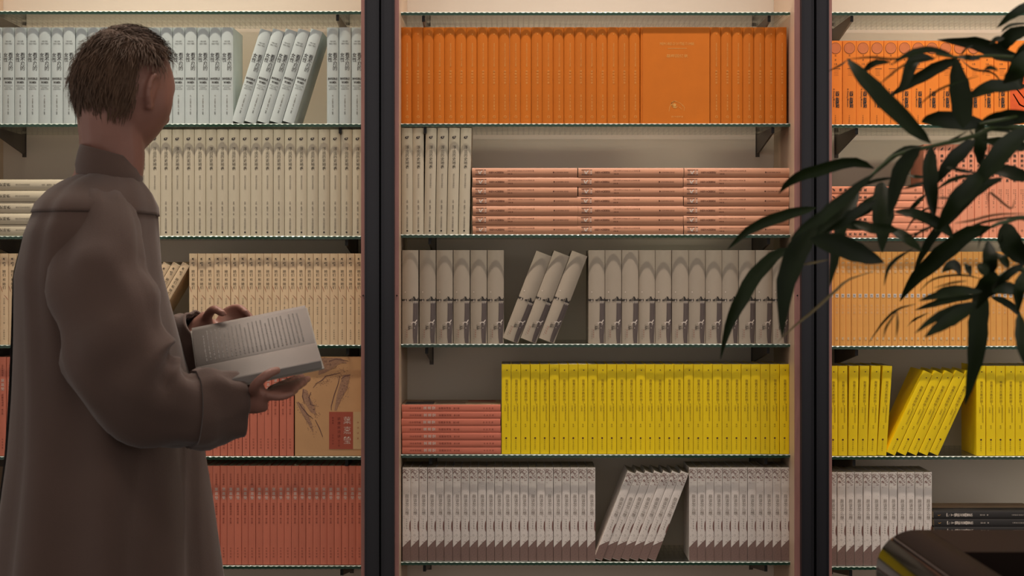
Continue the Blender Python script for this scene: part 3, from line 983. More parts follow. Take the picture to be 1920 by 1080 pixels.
LEAVES = [
    ('A', 46, [(800, 165), (700, 132), (560, 165), (460, 195), (395, 235), (352, 285)]),
    ('A', 45, [(530, 350), (420, 375), (300, 415), (200, 465), (110, 548)]),
    ('A', 56, [(400, 540), (320, 590), (230, 690), (170, 800), (120, 900), (78, 1062)]),
    ('A', 88, [(540, 395), (480, 480), (430, 570), (390, 680), (372, 800), (368, 965)]),
    ('A', 50, [(800, 190), (700, 270), (600, 350), (540, 400), (470, 440), (400, 505)]),
    ('A', 62, [(730, 270), (650, 380), (560, 450), (490, 520)]),
    ('A', 50, [(690, 360), (650, 430), (620, 520), (606, 620), (588, 725)]),
    ('A', 40, [(810, 320), (730, 360), (650, 420), (560, 470)]),
    ('A', 88, [(500, 500), (620, 525), (740, 570), (848, 608)]),
    ('B', 108, [(740, 1075), (600, 950), (430, 785), (280, 630), (180, 520), (115, 440)]),
    ('B', 76, [(960, 450), (830, 490), (700, 560), (560, 640), (438, 718)]),
    ('B', 44, [(905, 412), (760, 375), (640, 385), (540, 425), (445, 485)]),
    ('B', 74, [(770, 440), (660, 435), (600, 470), (570, 560), (530, 650), (478, 705)]),
    ('B', 42, [(440, 465), (340, 470), (290, 490), (255, 520), (228, 550)]),
    ('B', 135, [(985, 960), (980, 850), (962, 700), (940, 560), (930, 430)]),
    ('B', 105, [(1160, 935), (1000, 915), (850, 895), (740, 895), (670, 915)]),
    ('B', 82, [(1460, 650), (1300, 645), (1180, 655), (1090, 695), (990, 745)]),
    ('B', 96, [(1110, 920), (1280, 885), (1440, 875), (1620, 910)]),
    ('B', 84, [(1460, 450), (1300, 415), (1180, 360), (1080, 322), (960, 312), (790, 298)]),
    ('B', 92, [(1262, 410), (1290, 325), (1350, 265), (1440, 235), (1560, 250)]),
    ('B', 60, [(1560, -20), (1440, 55), (1340, 115), (1235, 210)]),
    ('B', 20, [(1480, 175), (1360, 185), (1300, 212), (1268, 245)]),
    ('B', 130, [(1530, 400), (1430, 470), (1370, 550), (1285, 625)]),
    ('B', 150, [(1540, 300), (1450, 420), (1400, 540), (1420, 660)]),
    ('B', 34, [(1290, 282), (1230, 298), (1178, 335)]),
    ('B', 36, [(950, 425), (1030, 432), (1115, 442)]),
    ('B', 32, [(1245, 530), (1190, 508), (1145, 528), (1125, 565)]),
    ('C', 116, [(665, 335), (645, 450), (640, 560), (650, 700), (670, 840), (686, 935)]),
    ('C', 120, [(565, 345), (470, 430), (400, 530), (355, 660), (325, 800), (300, 930)]),
    ('C', 165, [(248, 640), (245, 760), (238, 900), (240, 1040), (243, 1230)]),
    ('C', 105, [(1025, 285), (930, 360), (830, 450), (760, 540), (695, 660)]),
    ('C', 86, [(1065, 130), (1078, 260), (1068, 380), (1072, 500)]),
    ('C', 150, [(1480, 200), (1320, 300), (1200, 430), (1090, 570), (960, 700)]),
    ('C', 130, [(1120, 520), (1000, 650), (880, 770), (790, 900), (700, 1060)]),
    ('C', 100, [(1500, 610), (1380, 575), (1260, 540), (1140, 545)]),
    ('C', 100, [(1460, 350), (1360, 315), (1240, 305), (1090, 280)]),
    ('C', 26, [(1030, 555), (930, 542), (850, 522), (780, 508)]),
    ('C', 30, [(1010, 575), (890, 600), (790, 640), (700, 705)]),
    ('C', 76, [(740, 1015), (640, 955), (520, 905), (430, 890), (340, 885)]),
    ('C', 34, [(610, 740), (545, 800), (490, 855), (430, 910)]),
    ('C', 38, [(600, 340), (450, 352), (330, 425), (225, 520), (135, 605)]),
    ('C', 26, [(340, 600), (210, 620), (105, 655), (30, 705)]),
    ('C', 24, [(605, 592), (520, 592), (430, 565)]),
    ('C', 26, [(610, 638), (510, 668), (410, 695)]),
    ('C', 66, [(1260, 600), (1120, 660), (1000, 750), (900, 870), (750, 1050)]),
    ('C', 40, [(205, 740), (120, 800), (50, 850), (-30, 900)]),
    ('C', 34, [(200, 830), (120, 880), (30, 930), (-60, 990)]),
    ('C', 70, [(160, 1000), (60, 1005), (-60, 1000), (-190, 1010)]),
    ('D', 88, [(780, 75), (640, 115), (520, 205), (420, 295), (330, 385), (262, 495)]),
    ('D', 46, [(600, -10), (500, 60), (430, 150), (380, 240), (338, 335)]),
    ('D', 98, [(725, 400), (712, 510), (695, 640), (690, 760), (668, 900), (628, 1078)]),
    ('D', 96, [(850, 55), (880, 150), (925, 220), (1000, 300)]),
    ('D', 44, [(725, 440), (600, 440), (480, 460), (368, 492)]),
    ('D', 34, [(705, 468), (560, 482), (450, 510), (345, 545)]),
    ('D', 40, [(695, 500), (560, 542), (450, 595), (345, 675)]),
    ('D', 66, [(685, 520), (580, 575), (490, 630), (398, 698)]),
    ('D', 24, [(705, 432), (600, 420), (520, 424), (465, 438)]),
    ('D', 52, [(605, 342), (575, 300), (540, 298), (498, 332)]),
    ('D', 40, [(662, 352), (648, 312), (630, 280)]),
    ('D', 52, [(738, 352), (728, 312), (700, 282)]),
    ('D', 66, [(772, 345), (768, 250), (758, 150)]),
    ('D', 44, [(875, 305), (832, 245), (785, 205)]),
    ('D', 46, [(965, 285), (880, 330), (820, 385), (775, 435)]),
    ('D', 36, [(775, 470), (850, 500), (910, 545), (955, 605)]),
    ('D', 74, [(935, 560), (940, 680), (952, 760), (965, 850)]),
    ('D', 56, [(962, 330), (932, 430), (925, 565)]),
    ('D', 56, [(200, 80), (290, 140), (390, 215)]),
    ('D', 52, [(250, 92), (120, 85), (0, 60)]),
    ('D', 60, [(780, 440), (850, 420), (900, 430), (960, 450)]),
    ('D', 120, [(800, 330), (760, 400), (720, 460), (690, 540)]),
    ('D', 60, [(330, 0), (420, 30), (520, 90), (560, 140)]),
]
for tl_, w_, p_ in LEAVES:
    leaf(tl_, w_, p_, tilt=(0.15 if w_ > 100 else None))
for tl_, w_, p_ in [('B', 11, [(110, 445), (300, 430), (440, 442), (650, 422)]), ('B', 9, [(115, 450), (60, 490), (-40, 540)]), ('B', 11, [(1100, 570), (900, 630), (760, 700), (640, 800)]),
                    ('B', 10, [(820, 420), (560, 480), (430, 570), (350, 640)]), ('B', 10, [(960, 440), (1060, 520), (1200, 545), (1290, 640)]), ('B', 10, [(960, 425), (1000, 370), (1060, 340)]),
                    ('C', 12, [(660, 335), (760, 310), (880, 255), (970, 200)]), ('C', 12, [(1460, 900), (1200, 912), (1000, 960), (850, 985)]), ('C', 16, [(1460, 920), (1250, 945), (1050, 990), (900, 1075)]),
                    ('C', 12, [(1360, 780), (1330, 860), (1200, 760), (1140, 730), (1145, 900)]), ('C', 12, [(820, 770), (700, 770)]), ('C', 12, [(800, 860), (620, 860), (500, 960), (440, 1060)]),
                    ('C', 12, [(700, 1000), (560, 1060), (420, 1100)]), ('C', 12, [(970, 180), (1010, 240), (1030, 290)]), ('C', 14, [(1130, 200), (1280, 205), (1400, 240)]),
                    ('A', 9, [(800, 650), (680, 690), (610, 750), (510, 840), (430, 905), (345, 985)]), ('A', 7, [(590, 595), (500, 612), (450, 622)]),
                    ('D', 9, [(350, 510), (250, 540), (170, 610), (88, 725)]), ('D', 8, [(250, 540), (185, 640), (168, 705)]), ('D', 8, [(245, 545), (248, 620), (240, 700)]),
                    ('D', 14, [(335, 200), (250, 250), (195, 310), (172, 408)]), ('D', 8, [(720, 370), (640, 350), (540, 350), (440, 375), (370, 440)]), ('D', 8, [(640, 380), (560, 390), (450, 420)]),
                    ('D', 9, [(480, 60), (380, 100), (320, 160)]), ('D', 9, [(420, 560), (340, 600), (300, 640)]), ('D', 9, [(760, 60), (720, 120), (700, 200)]), ('D', 9, [(840, 120), (820, 200)])]:
    leaf(tl_, w_ * 1.3, p_, m=m_dead if (tl_ == 'A') else None, tilt=0, peak=.5)
# leaf stalks and the canes they grow from
for p_ in ([(2130, 900), (1800, 420), (1480, 215), (1200, 420), (900, 770), (700, 1050)],):
    stem('C', .0045, .0022, p_)
stem('B', .003, .0015, [(1640, 380), (1440, 430), (1180, 420), (950, 430), (780, 405)])
stem('C', .004, .0014, [(1500, 200), (1200, 170), (1050, 240), (660, 335), (330, 420), (100, 640), (-120, 800), (-300, 960)])
stem('D', .005, .003, [(1150, 700), (1050, 420), (940, 310), (840, 350), (735, 420)])
stem('D', .004, .002, [(1150, 500), (1000, 60), (850, 50), (780, 75)])
stem('B', .004, .002, [(1800, 900), (1640, 760), (1440, 860), (1110, 930)])
stem('B', .004, .002, [(1900, 700), (1700, 300), (1560, 250)])
stem('B', .004, .002, [(1900, 500), (1750, 100), (1560, -20)])
for (bx, by, top) in ((-.05, .02, P(1990, 330, 2.28)), (.04, .05, P(2020, 500, 2.3)), (.02, -.05, P(2050, 60, 2.25)), (-.03, -.06, P(2000, 620, 2.2))):
    m = MB()
    tp = top - org
    m.tube([(bx, by, .35), (bx * 1.3 + tp.x * .2, by + tp.y * .2, .75), (tp.x * .75, tp.y * .75, 1.1 if tp.z > 1.2 else .95), tp], [.009, .008, .006, .003], seg=8)
    m.build('cane', m_stem, palm)

# ---------------------------------------------------------------- the reader in the long coat
m_skin = mat('skin', (132, 92, 80), 0.5, 0.05, 30, .1, 300)
m_hair = mat('brown_hair', (76, 54, 38), 0.8, 0.25, 60, .5, 300, stretch=(1, 1, .3), rnd=0)
m_coat = mat('taupe_coat', (77, 58, 50), 0.85, 0.08, 9, .35, 500, sheen=.15)
m_trs = mat('dark_trousers', (44, 40, 40), .9, .05)
m_shoe = mat('black_leather_shoe', (26, 24, 24), .4, .05)
man = thing('person', 'person in a long taupe coat with short brown hair, standing reading an open book', 'person', (-0.74, -0.70, 0))
o0 = Vector((-0.74, -0.70, 0))


def evaluate(b, name, mats, voxel=None, it=6, sub=0):
    """run the collected shape through remesh and smoothing and keep the result as one plain mesh"""
    me = b.mesh(name)
    o = bpy.data.objects.new('tmp', me)
    C.objects.link(o)
    if voxel:
        r = o.modifiers.new('r', 'REMESH')
        r.mode, r.voxel_size = 'VOXEL', voxel
        r.use_smooth_shade = True
    if it:
        s = o.modifiers.new('s', 'SMOOTH')
        s.iterations, s.factor = it, .5
    if sub:
        s = o.modifiers.new('d', 'SUBSURF')
        s.levels = s.render_levels = sub
    dg = bpy.context.evaluated_depsgraph_get()
    out = bpy.data.meshes.new_from_object(o.evaluated_get(dg))
    bpy.data.objects.remove(o)
    out.materials.clear()
    for m in mats:
        out.materials.append(m)
    out.polygons.foreach_set('material_index', [0] * len(out.polygons))
    out.polygons.foreach_set('use_smooth', [True] * len(out.polygons))
    return out


body = MB()


def limb(pts, rad):
    body.tube(smooth([Vector(p) for p in pts], 12), [rad[min(int(i / 12 * (len(rad) - 1)), len(rad) - 2)] + (rad[min(int(i / 12 * (len(rad) - 1)), len(rad) - 2) + 1] - rad[min(int(i / 12 * (len(rad) - 1)), len(rad) - 2)]) * (i / 12 * (len(rad) - 1) - min(int(i / 12 * (len(rad) - 1)), len(rad) - 2)) for i in range(13)], seg=14)
    body.sphere(pts[0], rad[0], seg=14, rings=8)
    body.sphere(pts[-1], rad[-1], seg=14, rings=8)


def rel(p):
    return Vector(p) - o0


# head frame: turned away to the right and bowed towards the book
yaw, pit = R(52), R(16)
Fh = Vector((math.cos(yaw) * math.cos(pit), math.sin(yaw) * math.cos(pit), -math.sin(pit)))
Rh = Vector((math.sin(yaw), -math.cos(yaw), 0))
Uh = Rh.cross(Fh).normalized()
Hc = rel((-0.690, -0.685, 1.640))


def headpt(x, y, z):
    return Hc + Rh * x + Fh * y + Uh * z


def headshape(n, grow=0.0):
    x, y, z = n.x * .077, n.y * .096, n.z * .112
    t = max(0, -n.z)
    x *= 1 - .26 * t ** 1.5
    if y < 0:
        y *= 1 - .50 * t ** 1.2
    else:
        y *= 1 - .04 * t
    g = lambda cx, cz, s, a: a * math.exp(-((x - cx) ** 2 + (z - cz) ** 2) / (2 * s * s)) if n.y > 0 else 0
    y += g(0, -.018, .009, .020) + g(0, -.002, .008, .010) - g(.030, .010, .012, .009) - g(-.030, .010, .012, .009)
    y += g(.028, .030, .014, .005) + g(-.028, .030, .014, .005) + g(0, -.052, .012, .006) - g(0, -.058, .004, .003) + g(0, -.092, .014, .010)
    x += (.004 if n.x > 0 else -.004) * math.exp(-((z + .02) ** 2 + (y - .05) ** 2) / .0008)
    v = Vector((x, y, z))
    return v + v.normalized() * grow


def headmesh(b, grow=0, keep=None, seg=64, rings=44, wob=0):
    idx, vs, fs = {}, [], []
    for i in range(rings + 1):
        a = math.pi * i / rings
        for k in range(seg):
            w = 2 * math.pi * k / seg
            n = Vector((math.sin(a) * math.cos(w), math.sin(a) * math.sin(w), math.cos(a)))
            g = grow
            if wob:
                g += wob * noise.noise(n * 6) + wob * .5 * noise.noise(n * 17)
            v = headshape(n, g)
            vs.append((n, headpt(*v)))
    for i in range(rings):
        for k in range(seg):
            f = (i * seg + k, (i + 1) * seg + k, (i + 1) * seg + (k + 1) % seg, i * seg + (k + 1) % seg)
            if keep is None or all(keep(vs[q][0]) for q in f):
                fs.append(f)
    b.add([v for _, v in vs], fs, None, True)
    return vs


headmesh(body)
for sx in (1, -1):                                       # ears
    for rr_, pts in ((.0052, [(.074, .008, -.030), (.083, -.004, -.028), (.088, -.016, -.010), (.089, -.018, .010), (.085, -.008, .024), (.077, .006, .022), (.074, .010, .010)]), (.0045, [(.076, .002, -.018), (.080, -.006, -.004), (.080, -.006, .010), (.076, .0, .016)])):
        body.tube(smooth([headpt(sx * a, c, e) for a, c, e in pts], 14), rr_, seg=8)
    mt = Matrix((Rh, Fh, Uh)).transposed()
    body.sphere(headpt(sx * .079, -.006, -.002), (.006, .014, .026), seg=12, rings=8, mtx=mt)
    body.sphere(headpt(sx * .080, .0, -.032), (.005, .007, .008), seg=10, rings=8, mtx=mt)
# neck, trunk, legs
limb([rel((-.722, -.70, 1.465)), rel((-.708, -.695, 1.52)), headpt(0, -.022, -.045)], [.060, .057, .056])
limb([rel((-.74, -.70, .95)), rel((-.745, -.70, 1.15)), rel((-.75, -.70, 1.32)), rel((-.735, -.70, 1.42))], [.12, .10, .10, .055])
limb([rel((-.735, -.835, 1.38)), rel((-.74, -.70, 1.38)), rel((-.735, -.56, 1.375))], [.042, .055, .042])
for (hip, kn, an) in (((-.73, -.79, .92), (-.66, -.79, .50), (-.63, -.79, .10)), ((-.75, -.61, .92), (-.73, -.61, .50), (-.90, -.61, .12))):
    limb([rel(hip), rel(kn), rel(an)], [.085, .058, .040])
    body.tube([rel(an) + Vector((-.03, 0, -.04)), rel(an) + Vector((.06, 0, -.05)), rel(an) + Vector((.14, 0, -.06))], [.036, .036, .02], seg=10)
# arms
Rs, Re, Rw = rel((-.735, -.850, 1.365)), rel(P(225, 742, 2.97)), rel(P(452, 748, 3.02))
Ls, Le, Lw = rel((-.735, -.525, 1.375)), rel(P(262, 735, 3.40)), rel(P(362, 640, 3.30))
limb([Rs, Re], [.045, .042]); limb([Re, Rw], [.042, .027])
limb([Ls, Le], [.052, .042]); limb([Le, Lw], [.042, .027])


def hand(wr, palm_c, fing, thumb):
    w, pc = Vector(wr), Vector(palm_c)
    ax = (pc - w).normalized()
    body.tube([w, w + (pc - w) * .5, pc], [.026, .031, .030], seg=14, squash=.62)
    for pts, r in fing + [thumb]:
        q = smooth([Vector(p) for p in pts], 10)
        body.tube(q, [r * (1.08 - .30 * i / 10) for i in range(11)], seg=10)
        body.sphere(q[-1], r * .78, seg=10, rings=6)
        body.sphere(q[0], r * 1.05, seg=10, rings=6)


# near hand: palm up under the book; fingers reach across below the cover, thumb over the page edge
pc = rel(P(497, 738, 3.03))
hand(Rw, pc, [([pc + Vector((.008, .022, .004)), rel(P(528, 722, 3.09)), rel(P(552, 712, 3.15)), rel(P(566, 706, 3.19))], .0085),
              ([pc + Vector((.012, .008, .002)), rel(P(534, 727, 3.06)), rel(P(562, 717, 3.11)), rel(P(578, 710, 3.16))], .0088),
              ([pc + Vector((.012, -.006, .000)), rel(P(532, 735, 3.04)), rel(P(556, 726, 3.07)), rel(P(572, 716, 3.12))], .0084),
              ([pc + Vector((.008, -.018, -.002)), rel(P(522, 745, 3.02)), rel(P(542, 740, 3.03)), rel(P(556, 731, 3.06))], .0074)],
     ([pc + Vector((-.016, -.022, .004)), rel(P(480, 722, 2.965)), rel(P(500, 703, 2.955)), rel(P(520, 694, 2.975))], .0098))
# far hand: behind the raised page, fingertips over its upper edge
qc = rel(P(402, 604, 3.30))
hand(Lw, qc, [([qc + Vector((.010, .012, .004)), rel(P(425, 583, 3.315)), rel(P(447, 576, 3.30)), rel(P(462, 586, 3.275))], .0082),
              ([qc + Vector((.014, .006, .0)), rel(P(432, 590, 3.31)), rel(P(456, 586, 3.30)), rel(P(472, 597, 3.272))], .0086),
              ([qc + Vector((.014, -.0, -.008)), rel(P(434, 603, 3.305)), rel(P(460, 602, 3.295)), rel(P(480, 612, 3.28))], .0082),
              ([qc + Vector((.010, -.0, -.018)), rel(P(428, 617, 3.30)), rel(P(450, 622, 3.29)), rel(P(466, 630, 3.28))], .0072)],
     ([qc + Vector((-.012, -.012, .006)), rel(P(392, 588, 3.27)), rel(P(402, 580, 3.245)), rel(P(418, 588, 3.225))], .0095))
bm_ = evaluate(body, 'person_body', [m_skin], voxel=.0042, it=5)
bo = link('body', bm_, man)
# eyes
for sx in (1, -1):
    e = MB(); e.sphere(headpt(sx * .027, .071, .010), .0105, seg=14, rings=10); eb = e.build('eye', mat('eye_white', (220, 214, 206), .2, .01), man)
    e = MB(); e.sphere(headpt(sx * .027, .0795, .010), .0046, seg=10, rings=8); e.build('iris', mat('brown_iris', (60, 38, 24), .2, .05), eb)


# hair: a cap over the skull plus short strands lying down and back
def hairy(n):
    lim = -.42 if n.y < -.25 else (.05 if n.y < .12 else .52)
    if abs(n.x) > .7 and n.y > -.34 and n.z < .30 and n.y < .4:
        return False
    return n.z > lim and not (n.y > .36 and n.z < .80)


hb = MB()
hv = headmesh(hb, .007, hairy, wob=.005)
hr = random.Random(2)
sv, sf = [], []
cand = [v for v in hv if hairy(v[0])]
for k in range(5200):
    n, p = hr.choice(cand)
    outw = (p - Hc).normalized()
    fl = (Vector((0, 0, -1)) * (.9 if n.z < .75 else .35) - Fh * (.25 if n.z < .7 else -.3) + Rh * hr.uniform(-.25, .25)).normalized()
    fl = (fl - outw * fl.dot(outw)).normalized()
    sd = fl.cross(outw).normalized() * hr.uniform(.0005, .0010)
    q = p + fl * hr.uniform(-.01, .01) + sd * hr.uniform(-8, 8)
    L = hr.uniform(.014, .032)
    i = len(sv)
    q1, q2 = q + fl * L * .55 + outw * .0032, q + fl * L + outw * hr.uniform(-.002, .004)
    sv += [q - sd, q + sd, q1 - sd, q1 + sd, q2]
    sf += [(i, i + 1, i + 3, i + 2), (i + 2, i + 3, i + 4)]
hb.add(sv, sf, None, True)
hb.build('hair', m_hair, man)
for (hip, kn, an) in (((-.73, -.79, .96), (-.66, -.79, .50), (-.635, -.79, .11)), ((-.75, -.61, .96), (-.73, -.61, .50), (-.895, -.61, .13))):
    tb = MB(); tb.tube(smooth([rel(hip), rel(kn), rel(an)], 16), [.112 - .0028 * i for i in range(17)], seg=20); tb.build('trouser_leg', m_trs, man)
    sb = MB()
    a = rel(an) + Vector((0, 0, -.06))
    sb.tube([a + Vector((-.07, 0, .012)), a + Vector((-.04, 0, .018)), a + Vector((.03, 0, .02)), a + Vector((.10, 0, .002)), a + Vector((.175, 0, -.006)), a + Vector((.20, 0, -.010))], [.026, .046, .048, .046, .036, .012], seg=18, squash=.95)
    sb = sb.build('shoe', m_shoe, man)
    lo = min(v.co.z for v in sb.data.vertices)
    for v in sb.data.vertices:
        v.co.z = max(v.co.z, lo + .012)
    if an[0] > -.8:
        for v in sb.data.vertices:
            v.co.z -= lo + .012

# coat: body of cloth lofted through rings, sleeves, collar, yoke
#       py,   x left, x right, half width across (m)
RINGS = [(330, 152, 250, .085), (345, 128, 262, .125), (360, 108, 272, .155), (385, 88, 282, .195), (437, 68, 284, .225), (516, 46, 293, .232), (625, 42, 318, .235), (733, 38, 342, .24),
         (841, 34, 356, .25), (950, 25, 368, .265), (1080, 14, 378, .285), (1260, 4, 392, .30), (1440, -6, 400, .31)]


def ring_at(py):
    for a, c in zip(RINGS, RINGS[1:]):
        if a[0] <= py <= c[0]:
            t = (py - a[0]) / (c[0] - a[0])
            return [a[i] + (c[i] - a[i]) * t for i in range(4)]
    return list(RINGS[-1])


def cloth_ring(py, grow=0.0, fold=1.0, seg=72):
    _, l, r, hw = ring_at(py)
    l, r = P(l, py, 3.2), P(r, py, 3.2)
    cx, hx = (l.x + r.x) / 2, (r.x - l.x) / 2 + grow
    hw += grow
    z = l.z
    out = []
    dn = max(0, min(1, (py - 420) / 700))
    for k in range(seg):
        w = 2 * math.pi * k / seg
        cw, sw = math.cos(w), math.sin(w)
        ex = .86
        x = math.copysign(abs(cw) ** ex, cw) * hx
        y = math.copysign(abs(sw) ** ex, sw) * hw
        n = noise.noise(Vector((cw * 1.6, sw * 1.6, z * 1.4 + 3))) * .016 + noise.noise(Vector((cw * 4, sw * 4, z * 2.2))) * .009
        pl = math.sin(w * 9 + 2.2 * noise.noise(Vector((0, 0, z * 1.5)))) * .012 * dn + math.sin(w * 5 + 1) * .010 * dn
        f = 1 + (n * fold + pl * fold) / max(hx, .05)
        out.append(Vector((cx + x * f, -.70 + y * (1 + (n + pl) * fold / hw), z)) - o0)
    return out


def loft(b, rings, close=False, thick=None):
    seg = len(rings[0])
    vs = [v for r in rings for v in r]
    fs = [(i * seg + k, i * seg + (k + 1) % seg, (i + 1) * seg + (k + 1) % seg, (i + 1) * seg + k) for i in range(len(rings) - 1) for k in range(seg)]
    b.add(vs, fs, None, True)


def shell(rings_out, t):
    """close a ring loft with an inner wall so cloth has a thickness"""
    inner = []
    for r in rings_out[::-1]:
        c = sum(r, Vector()) / len(r)
        inner.append([v - (v - c).normalized() * t for v in r])
    return rings_out + inner + [rings_out[0]]


pys = [330, 337, 345, 352, 360, 372, 385, 400] + list(range(420, 1441, 20))
b = MB(); loft(b, shell([cloth_ring(p) for p in pys], .004)); b.build('coat', m_coat, man)
b = MB(); loft(b, shell([cloth_ring(p, .003, 1.0) for p in (336, 345, 352, 360, 372, 385, 396, 402)], .0025)); b.build('coat_yoke', m_coat, man)
# back pleat: a raised band of cloth down the back, slit below
b = MB()
rr_ = []
for p in range(402, 1441, 20):
    ring = cloth_ring(p, .003)
    rr_.append([ring[k] for k in (31, 33, 35, 36, 37, 39, 41)])
vs = [v + Vector((-.003 if j in (0, 6) else -.0085, 0, 0)) for r in rr_ for j, v in enumerate(r)]
b.add(vs, [(i * 7 + k, i * 7 + k + 1, (i + 1) * 7 + k + 1, (i + 1) * 7 + k) for i in range(len(rr_) - 1) for k in range(6)], None, True)
b.build('back_pleat', m_coat, man)
# collar
b = MB()
rg = []
for (py, l, r, hw) in ((338, 146, 262, .088), (322, 144, 266, .086), (305, 147, 262, .082), (288, 152, 252, .077), (284, 154, 250, .075)):
    l, r = P(l, py, 3.2), P(r, py, 3.2)
    ring = []
    for k in range(48):
        w = 2 * math.pi * k / 48
        tilt = .012 * math.cos(w)                         # lower at the throat
        ring.append(Vector(((l.x + r.x) / 2 + math.cos(w) * (r.x - l.x) / 2, -.70 + hw * math.sin(w), l.z - tilt)) - o0)
    rg.append(ring)
loft(b, shell(rg, .005)); b.build('coat_collar', m_coat, man)


def sleeve(pts, rad, name, cuff):
    pts = [Vector(p) for p in pts]
    line = smooth(pts, 40)
    m = len(rad) - 1
    rads = []
    for i in range(41):
        t = i / 40 * m
        j = min(int(t), m - 1)
        f = t - j
        f = f * f * (3 - 2 * f)
        rads.append(rad[j] + (rad[j + 1] - rad[j]) * f)
    b = MB()
    rg, up = [], None
    for i, p in enumerate(line):
        t = (line[min(i + 1, 40)] - line[max(i - 1, 0)]).normalized()
        up = up or Vector((0, 1, 0))
        a = (up - t * up.dot(t)).normalized()
        up = a
        c = t.cross(a)
        ring = []
        for k in range(40):
            w = 2 * math.pi * k / 40
            wr = math.sin(i * .85 + 3 * math.sin(w + .6)) * .0055 * (1 if 10 < i < 38 else .3) + noise.noise(Vector((math.cos(w) * 2, math.sin(w) * 2, i * .22))) * .011
            r = rads[i] + wr
            ring.append(p + a * r * math.cos(w) * .86 + c * r * math.sin(w))
        rg.append(ring)
    loft(b, shell(rg, .004))
    o = b.build(name, m_coat, man)
    b = MB()
    cg = []
    n0 = 41 - cuff
    for i in range(n0, 41):
        c0 = sum(rg[i], Vector()) / 40
        cg.append([v + (v - c0).normalized() * .0045 for v in rg[i]])
    last = cg[-1]
    cg.append([v + (line[40] - line[39]).normalized() * .004 for v in last])
    loft(b, shell(cg, .005))
    b.build('sleeve_cuff', m_coat, o)


sleeve([rel(p) for p in (P(184, 380, 3.13), P(180, 432, 3.06), P(188, 530, 2.995), P(208, 622, 2.965), P(236, 702, 2.96), P(295, 755, 2.97), P(365, 766, 2.99), P(440, 758, 3.03))],
       [.052, .074, .082, .089, .088, .076, .062, .052], 'coat_sleeve', 7)
sleeve([rel(p) for p in (P(185, 400, 3.30), P(190, 450, 3.38), P(200, 560, 3.42), P(220, 660, 3.43), P(262, 712, 3.41), P(312, 690, 3.36), P(350, 655, 3.31), P(382, 628, 3.29))],
       [.045, .074, .080, .082, .076, .066, .058, .048], 'coat_sleeve', 6)

# the open book in the reader's hands
m_page = mat('white_page', (122, 115, 110), .7, .03, 20, .1, 200)
m_pblock = mat('page_edges', (176, 170, 160), .8, .15, 500, stretch=(1, 1, 30))
m_cov = mat('pale_grey_cover', (112, 106, 98), .6, .03)
m_text = mat('page_text', (96, 90, 86), .7, .03)
G0, G1 = P(372, 697, 3.10), P(592, 652, 3.13)
bk = thing('open_book', 'open white book held in both hands of the person in the coat', 'book', tuple((G0 + G1) / 2))
og = (G0 + G1) / 2
ub = (G1 - G0).normalized()
T0, T1 = P(377, 608, 3.235), P(578, 588, 3.255)
vfar = (((T0 + T1) / 2 - og) - ub * ub.dot((T0 + T1) / 2 - og)).normalized()
N0, N1 = P(352, 718, 3.0), P(606, 712, 3.01)
vnear = (((N0 + N1) / 2 - og) - ub * ub.dot((N0 + N1) / 2 - og)).normalized()
Lb, Wb = .205, .135


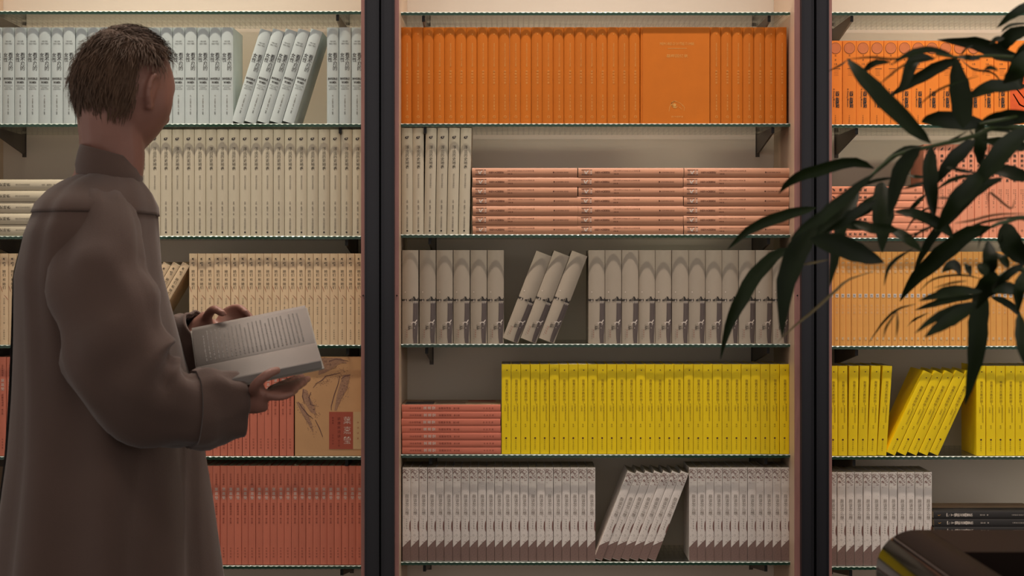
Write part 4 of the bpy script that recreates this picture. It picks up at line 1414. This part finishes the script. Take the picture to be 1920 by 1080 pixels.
def leafblock(v, dep, thk, n, up, name, arch):
    """half of the open book: arched stack of pages from the gutter outwards"""
    b = MB()
    vs = []
    K = 12
    for k in range(K + 1):
        t = k / K
        h = arch * math.sin(math.pi * min(1, t * 1.15)) * (1 - t * .5)
        for (s, e) in ((-Lb / 2, 0), (Lb / 2, 0), (Lb / 2, 1), (-Lb / 2, 1)):
            vs.append(ub * s + v * (dep * t) + n * (h + (thk if e == 0 else 0) * min(1, .3 + 4 * t)))
    fs = []
    for k in range(K):
        a, c = 4 * k, 4 * k + 4
        fs += [(a, a + 1, c + 1, c), (a + 1, a + 2, c + 2, c + 1), (a + 2, a + 3, c + 3, c + 2), (a + 3, a, c, c + 3)]
    fs += [(0, 3, 2, 1), (4 * K, 4 * K + 1, 4 * K + 2, 4 * K + 3)]
    b.add(vs, fs, None, True)
    for i in range(len(b.sm)):
        b.sm[i] = (i % 4 == 0)
    return b.build(name, m_page, bk)


nf = ub.cross(vfar).normalized()
nf = nf if nf.y < 0 or nf.z > 0 else -nf
if nf.dot(Vector((0, -1, .6))) < 0:
    nf = -nf
nn_ = ub.cross(vnear).normalized()
if nn_.z < 0:
    nn_ = -nn_
df = ((T0 + T1) / 2 - og).dot(vfar)
dn_ = ((N0 + N1) / 2 - og).dot(vnear)
leafblock(vfar, df, .007, nf, 1, 'page_block', .006)
leafblock(vnear, dn_, .012, nn_, 1, 'page_block', .006)
for v, n, d_ in ((vfar, nf, df), (vnear, nn_, dn_)):
    b = MB()
    vs = [ub * s + v * t + n * h for h in (-.0005, -.0022) for t in (0, d_ + .004) for s in (-Lb / 2 - .003, Lb / 2 + .003)]
    b.add(vs, [(0, 1, 3, 2), (4, 6, 7, 5), (0, 4, 5, 1), (2, 3, 7, 6), (0, 2, 6, 4), (1, 5, 7, 3)])
    b.build('cover', m_cov, bk)
b = MB()
tr_ = random.Random(9)
for j in range(24):                                       # vertical lines of print on the raised page
    s = -Lb / 2 + .018 + j * (Lb - .036) / 23
    t0, t1 = .016, df - (.022 if j % 5 else .04)
    x = t0
    while x < t1:
        l = tr_.uniform(.004, .012)
        t = x / df
        t2 = min(x + l, t1) / df
        hh = lambda t: .006 * math.sin(math.pi * min(1, t * 1.15)) * (1 - t * .5) + .007 * min(1, .3 + 4 * t) + .0006
        b.add([ub * (s - .0011) + vfar * df * t + nf * hh(t), ub * (s + .0011) + vfar * df * t + nf * hh(t), ub * (s + .0011) + vfar * df * t2 + nf * hh(t2), ub * (s - .0011) + vfar * df * t2 + nf * hh(t2)], [(0, 1, 2, 3)])
        x += l + .0016
tag(b.build('page_text', m_text, bk), None, None, None, 'stuff')
